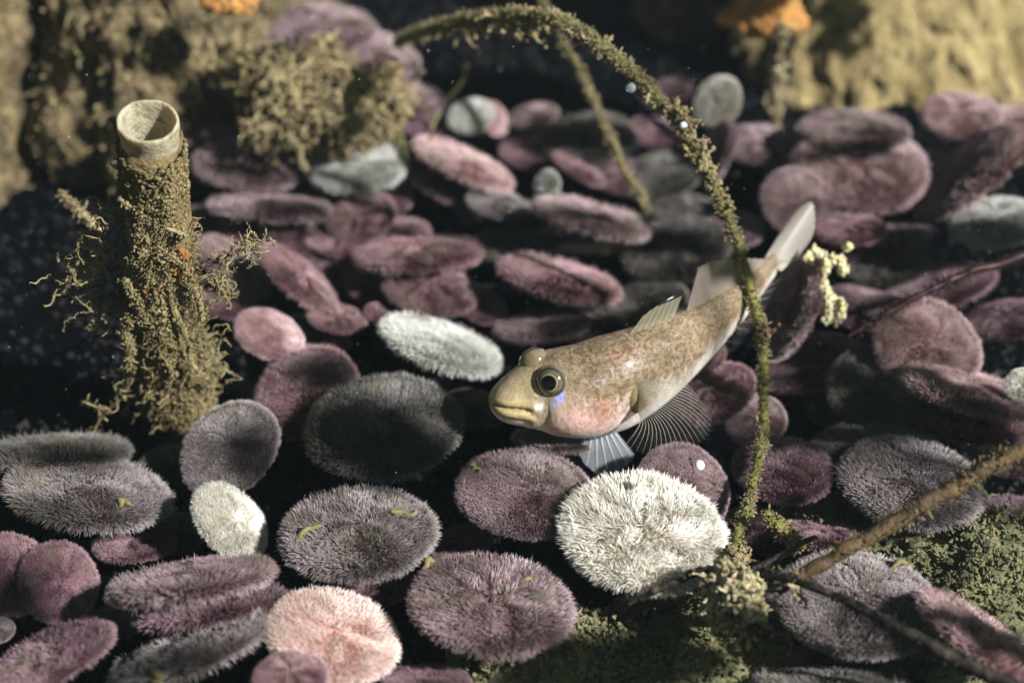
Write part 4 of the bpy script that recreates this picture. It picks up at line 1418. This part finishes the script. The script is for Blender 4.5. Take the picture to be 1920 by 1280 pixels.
# ------------------------------------------------------------------ boulders
def boulder(name, c, rad, mat, label, seed, amp=.25, sc=1.6, coat=None, ncoat=0, gl=.03, strands=0, cat='rock', res=110, flat=None, coatname='algae_coat', sl=.2, sub=.12, blk=.5, rx=0.0, rz=0.0, vs=1.0):
    c = np.asarray(c, float)
    rad = np.asarray(rad, float)
    nu, nv = res, res // 2
    root = thing(name, label, cat, (c[0], c[1], 0))
    P_, Nn = [], []
    for i in range(nv + 1):
        t = math.pi * i / nv
        for j in range(nu):
            a = 2 * math.pi * j / nu
            d = np.array([math.sin(t) * math.cos(a), math.sin(t) * math.sin(a), math.cos(t)])
            q = Vector(d * rad * sc * np.array([1, 1, vs])) + Vector((seed * 3.1, seed, 0))
            h = 1 + amp * noise.fractal(q, .8, 2.1, 6) + sub * abs(noise.fractal(q * 3.1, .9, 2.0, 4))
            # blocky: push toward a rounded box
            k = (np.sum(np.abs(d) ** 3.2)) ** (-1 / 3.2)
            P_.append(c + d * rad * h * (1 - blk + blk * k))
            Nn.append(d)
    Rm = np.array((Matrix.Rotation(math.radians(rz), 3, 'Z') @ Matrix.Rotation(math.radians(rx), 3, 'X')))
    v = (np.array(P_) - c) @ Rm.T + c
    Nn = np.array(Nn) @ Rm.T
    i = np.arange(nv)[:, None] * nu
    j = np.arange(nu)[None, :]
    j2 = (j + 1) % nu
    f = np.stack([i + j, i + nu + j, i + nu + j2, i + j2], -1).reshape(-1, 4)
    me = mesh_from('stone', v, None, [f])
    me.materials.append(mat)
    link_obj('stone', me, root)
    if coat:
        vis = np.where((v[:, 2] > -.05) & (np.einsum('ij,ij->i', Nn, unit(CAM - v)) > -.2))[0]
        b = MB()
        ii = RNG.choice(vis, ncoat)
        dens = np.array([noise.noise(Vector(v[q]) * 3.2) for q in ii])
        ii = ii[RNG.uniform(-.5, .5, len(ii)) < dens + .1]
        b.grains(v[ii] + RNG.normal(size=(len(ii), 3)) * gl * 1.1, RNG.uniform(.4, 1.3, len(ii)) * gl)
        for _ in range(strands):
            q = random.choice(list(ii))
            b.strand(v[q], Nn[q] + RNG.normal(size=3) * .6, sl * random.uniform(.4, 1.3), gl * .45, .6, 7, 4, droop=.1, nod=4)
        b.build(coatname, coat, root, smooth=False)
    return root


# right back: the ochre boulder and the shorter block left of it with the recess between
boulder('ochre_boulder', (2.72, 3.75, .45), (1.35, .75, 1.7), M_ROCKY, 'big ochre boulder overgrown with short algae at the upper right', 4, .09, 1.7, M_ALGAEP, 5000, .010, 160, sl=.06, res=220, blk=.75, sub=.11, rx=-34, rz=16, vs=.6)
boulder('brown_rock', (1.15, 4.0, .75), (.36, .6, 1.1), M_ROCKL, 'dull brown rock beside the recess at the top', 9, .3, 1.8, M_ALGAE, 2200, .026, 60, sl=.12)
boulder('rock_rib', P(1456, 150, 8.75) - np.array([0, 0, .2]), (.045, .06, .40), M_ROCKL, 'thin rock rib standing before the dark recess', 6, .25, 5, M_ALGAEP, 700, .014, 0, res=50)
# left back
boulder('olive_boulder', (-3.45, 2.2, .2), (.72, 1.3, 1.9), M_ROCKL, 'olive boulder at the upper left edge, algae covered', 2, .16, 2.0, M_TALG2, 6200, .016, 300, sl=.12, blk=.2, res=150, vs=.7, sub=.09)
boulder('olive_boulder', (-2.05, 3.2, .0), (.80, 1.75, 1.5), M_ROCKL, 'olive rock behind the worm tube, with a dark cleft on its left', 7, .16, 2.0, M_TALG2, 7000, .016, 300, sl=.12, blk=.1, res=170, vs=.7, sub=.09)


def sponge(px, py, d, r, label, seed):
    c = P(px, py, d)
    nu, nv = 120, 60
    v = []
    for i in range(nv + 1):
        for j in range(nu):
            t, a = math.pi * i / nv, 2 * math.pi * j / nu
            dd = np.array([math.sin(t) * math.cos(a), math.sin(t) * math.sin(a), math.cos(t)])
            q = Vector(dd * np.array([2.0, 1.2, 1.4])) + Vector((seed, 0, 0))
            h = 1 + .38 * noise.fractal(q * .9, 1.0, 2, 3) + .10 * noise.noise(q * 5.0)
            v.append(c + dd * np.array([1.15, .6, .62]) * r * h)
    i = np.arange(nv)[:, None] * nu
    j = np.arange(nu)[None, :]
    j2 = (j + 1) % nu
    b = MB()
    b.add(v, None, np.stack([i + j, i + nu + j, i + nu + j2, i + j2], -1).reshape(-1, 4))
    tag(b.build('orange_sponge', M_ORANGE), label, 'sponge')


sponge(1430, 26, 8.75, .20, 'lumpy orange sponge on the ochre boulder at the top', 3)
sponge(436, 2, 8.0, .12, 'small orange sponge on the olive rock at top left', 12)


# bushy alga
def bush(parts, label):
    c = P(590, 200, 8.2)
    root = thing('bushy_alga', label, 'seaweed', (c[0], c[1], 0))
    b = MB()
    for px, py, d, rad, n in parts:
        c = P(px, py, d)
        for _ in range(n):
            dr = unit(RNG.normal(size=3))
            st = c + dr * rad * np.array([1.2, .8, .9]) * random.uniform(.05, .85)
            b.strand(st, dr * .6 + RNG.normal(size=3) * .8, random.uniform(.07, .2), random.uniform(.009, .017), .9, 7, 5, droop=.06, nod=5, t=random.uniform(0, 1))
    b.build('fronds', M_ALGAE, root, smooth=False)
    b = MB()
    for _ in range(16):
        b.strand(c + RNG.normal(size=3) * .12 - np.array([0, 0, .5]), np.array([0, 0, 1]) + RNG.normal(size=3) * .4, .5, .016, .3, 6, 5)
    b.build('stalk', M_ALGAED, root)


bush(((520, 150, 8.3, .22, 170), (600, 130, 8.4, .24, 170), (680, 200, 8.25, .22, 170), (560, 220, 8.15, .24, 210), (640, 235, 8.1, .2, 150), (510, 240, 8.1, .14, 80), (450, 130, 8.6, .2, 110), (730, 170, 8.35, .12, 60)),
     'bushy pale olive alga in front of the blurred sand dollars at top left')


# mossy stones at the lower right
boulder('mossy_stone', np.append(G(1800, 1085, .0)[:2], -.12), (.62, .42, .28), M_MOSS, 'moss covered stone between the large grey sand dollar and right edge', 5, .25, 3, M_MOSS, 9000, .014, 260, sl=.05, cat='stone')
boulder('mossy_stone', np.append(G(1150, 1245, .0)[:2], -.14), (.55, .30, .26), M_MOSS, 'dark mossy stone at the bottom, below the mauve sand dollar', 8, .25, 3, M_MOSS, 6500, .013, 160, sl=.05, cat='stone')
boulder('mossy_stone', np.append(G(1720, 1010, .0)[:2], -.14), (.62, .30, .24), M_MOSS, 'shaded mossy stone under the brown stalk', 3, .25, 3, M_MOSS, 4500, .013, 100, sl=.05, cat='stone')
boulder('mossy_stone', np.append(G(1330, 1190, .0)[:2], -.14), (.42, .30, .22), M_MOSS, 'shaded mossy stone below the pale algae clump', 13, .25, 3, M_MOSS, 3000, .013, 60, sl=.05, cat='stone')


# ------------------------------------------------------------------ crumbs lying about
def crumb(px, py, L, rot, z, label, up=.02, r=.011):
    c, nn = surface(px, py)
    a = math.radians(rot)
    dv = RIGHT * math.cos(a) + np.array([0, 1, .3]) * math.sin(a)
    up = -.012
    nn = unit(unit(CAM - c) + np.array([0, 0, .6]))
    dv = unit(dv - nn * np.dot(dv, nn))
    r = r * .85
    L = L * .85
    pts = [c + dv * (L * (t - .5)) + nn * (.010 + .008 * math.sin(t * 7 + px)) + np.cross(nn, dv) * .022 * math.sin(t * 4.5 + px) + RNG.normal(size=3) * .004 for t in np.linspace(0, 1, 9)]
    b = MB()
    b.tube(pts, r * np.array([.55, .95, 1.1, .8, 1.1, .9, 1.15, .9, .55]), 8)
    tag(b.build('yellow_crumb', M_YELLOW), label, 'crumb', 'yellow crumbs lying on the sand dollars')


crumb(578, 1002, .14, 62, .42, 'long bent yellow crumb on the left half of the grey mauve sand dollar', r=.014)
crumb(755, 962, .11, 22, .42, 'yellow crumb on the right half of the grey mauve sand dollar', r=.013)
crumb(803, 1063, .055, 8, .34, 'yellow crumb at the rim between the grey and the dark mauve sand dollars', r=.016)
crumb(985, 1093, .05, -20, .42, 'small yellow crumb on the dark mauve sand dollar', r=.011)
crumb(893, 880, .045, 15, .38, 'small yellow crumb at the rim of the sand dollar under the goby chin', r=.012)
crumb(232, 945, .035, 40, .38, 'yellow crumb on the wide grey furrowed sand dollar', r=.014)
crumb(1682, 1060, .09, -15, .42, 'long yellow crumb on the large grey sand dollar at lower right', r=.014)
crumb(292, 1268, .05, 75, .36, 'yellow crumb at the bottom on the slanting grey sand dollar', r=.015)
crumb(680, 686, .03, 30, .4, 'tiny yellow crumb on the reddish sand dollar by the dark olive one', r=.010)

# murky water
b = MB()
hx0, hx1, hy0, hy1, hz0, hz1 = -16.5, 16.5, -8.0, 24.5, -1.4, 7.2
b.add([(x, y, z) for z in (hz0, hz1) for y in (hy0, hy1) for x in (hx0, hx1)], None, [(0, 2, 3, 1), (4, 5, 7, 6), (0, 1, 5, 4), (2, 6, 7, 3), (0, 4, 6, 2), (1, 3, 7, 5)])
m_haze = bpy.data.materials.new('haze')
m_haze.use_nodes = True
hn = m_haze.node_tree
hn.nodes.clear()
ho = hn.nodes.new('ShaderNodeOutputMaterial')
hv = hn.nodes.new('ShaderNodeVolumePrincipled')
hv.inputs['Color'].default_value = (.62, .74, .80, 1)
hv.inputs['Density'].default_value = .0028
hv.inputs['Anisotropy'].default_value = .2
hn.links.new(hv.outputs[0], ho.inputs['Volume'])
tag(b.build('haze', m_haze, smooth=False), 'faint murk in the water', None, None, 'stuff')

# drifting specks in the water
b = MB()
n = 420
px, py = RNG.uniform(0, 1920, n), RNG.uniform(0, 1280, n)
dd = RNG.uniform(4.2, 7.0, n)
b.grains(np.array([P(a, c, d) for a, c, d in zip(px, py, dd)]), RNG.uniform(.0010, .0025, n) * (dd / 6))
tag(b.build('drifting_specks', M_WHITE, smooth=False), 'tiny pale specks drifting in the water', None, None, 'stuff')


# ------------------------------------------------------------------ added shade caster out of view: blades placed to throw patches of shade
def shade_caster(spots):
    Sv = np.array(SUNV)
    foot = np.array([5.2, -3.4, -.1])
    root = thing('shade_caster', 'tall brown kelp leaning over the sand dollars from the right', 'shade_caster', foot)
    m = mat_rough('kelp_blade', (.10, .075, .02), (.16, .11, .03), scale=3, bd=.02, bscale=14, rough=.4)
    st = MB()
    top = np.array([4.2, -2.6, 5.6])
    spine = catmull([foot, foot + [-.1, .1, 1.4], foot + [-.4, .35, 3.0], foot + [-.7, .6, 4.4], top], 40)
    st.tube(spine, np.linspace(.07, .035, 40), 10)
    for (px, py, rx, ry, rot, *zz) in spots:
        T = surface(px, py)[0]
        k = depth(T) / FPX
        t = 2.2
        while True:
            c = T + Sv * t
            q = proj(c)
            dd = depth(c)
            ext = max(rx, ry) * k * FPX / max(dd, .3) + 60
            if dd < .3 or q[1] < -ext or q[0] > 1920 + ext:
                break
            t += .12
        cr, sr = math.cos(math.radians(rot)), math.sin(math.radians(rot))
        a = (RIGHT * cr + UP * sr) * rx * k
        b_ = (-RIGHT * sr + UP * cr) * ry * k
        long_, wide = (a, b_) if rx >= ry else (b_, a)
        n_ = unit(np.cross(long_, wide))
        nu, nv = 26, 9
        g = []
        for sgn in (1, -1):
            for i in range(nu):
                x = -1 + 2 * i / (nu - 1)
                wd = math.sqrt(max(0, 1 - x * x)) ** .8 * (1 + .14 * noise.noise(Vector((x * 3, px * .1, 1))))
                for j in range(nv):
                    y = -1 + 2 * j / (nv - 1)
                    rip = .05 * math.sin(x * 9 + px) * y + .04 * math.sin(x * 3 + py)
                    g.append(c + long_ * x * 1.03 + wide * y * wd + n_ * (rip + sgn * .006 * (1 - y * y)))
        f = []
        for o in (0, nu * nv):
            for i in range(nu - 1):
                for j in range(nv - 1):
                    q4 = (o + i * nv + j, o + i * nv + j + 1, o + (i + 1) * nv + j + 1, o + (i + 1) * nv + j)
                    f.append(q4 if o == 0 else q4[::-1])
        b = MB()
        b.add(g, None, f)
        b.build('blade', m, root)
        e0 = c + long_ * 1.02
        e1 = spine[int(np.argmin(np.linalg.norm(spine - e0, axis=1)))]
        mid = (e0 + e1) / 2 + np.array([0, 0, .12])
        st.tube(catmull([e0, mid, e1], 10), .010, 6)
    st.build('shade_stalk', m, root)


shade_caster([(722, 822, 140, 104, 0), (1700, 815, 150, 42, -8), (1598, 718, 50, 74, 0), (1815, 800, 120, 45, -15), (500, 865, 50, 95, 15), (545, 950, 75, 36, 25),
      (50, 1130, 95, 80, 0), (120, 850, 170, 36, 0), (1235, 452, 84, 52, 0), (1110, 608, 110, 30, 5), (1600, 1240, 190, 52, -5), (1150, 1240, 240, 70, 5),
      (300, 1245, 130, 36, 20), (1100, 255, 110, 60, 0), (1700, 475, 120, 66, 0), (1480, 828, 90, 34, 0),
      (960, 170, 130, 80, 0), (590, 395, 100, 26, 4), (880, 500, 90, 24, -5), (600, 700, 60, 44, 20), (450, 320, 80, 30, 0), (1620, 280, 90, 22, 0), (100, 960, 80, 30, -8), (1395, 130, 42, 80, 0), (405, 168, 60, 30, 20)])
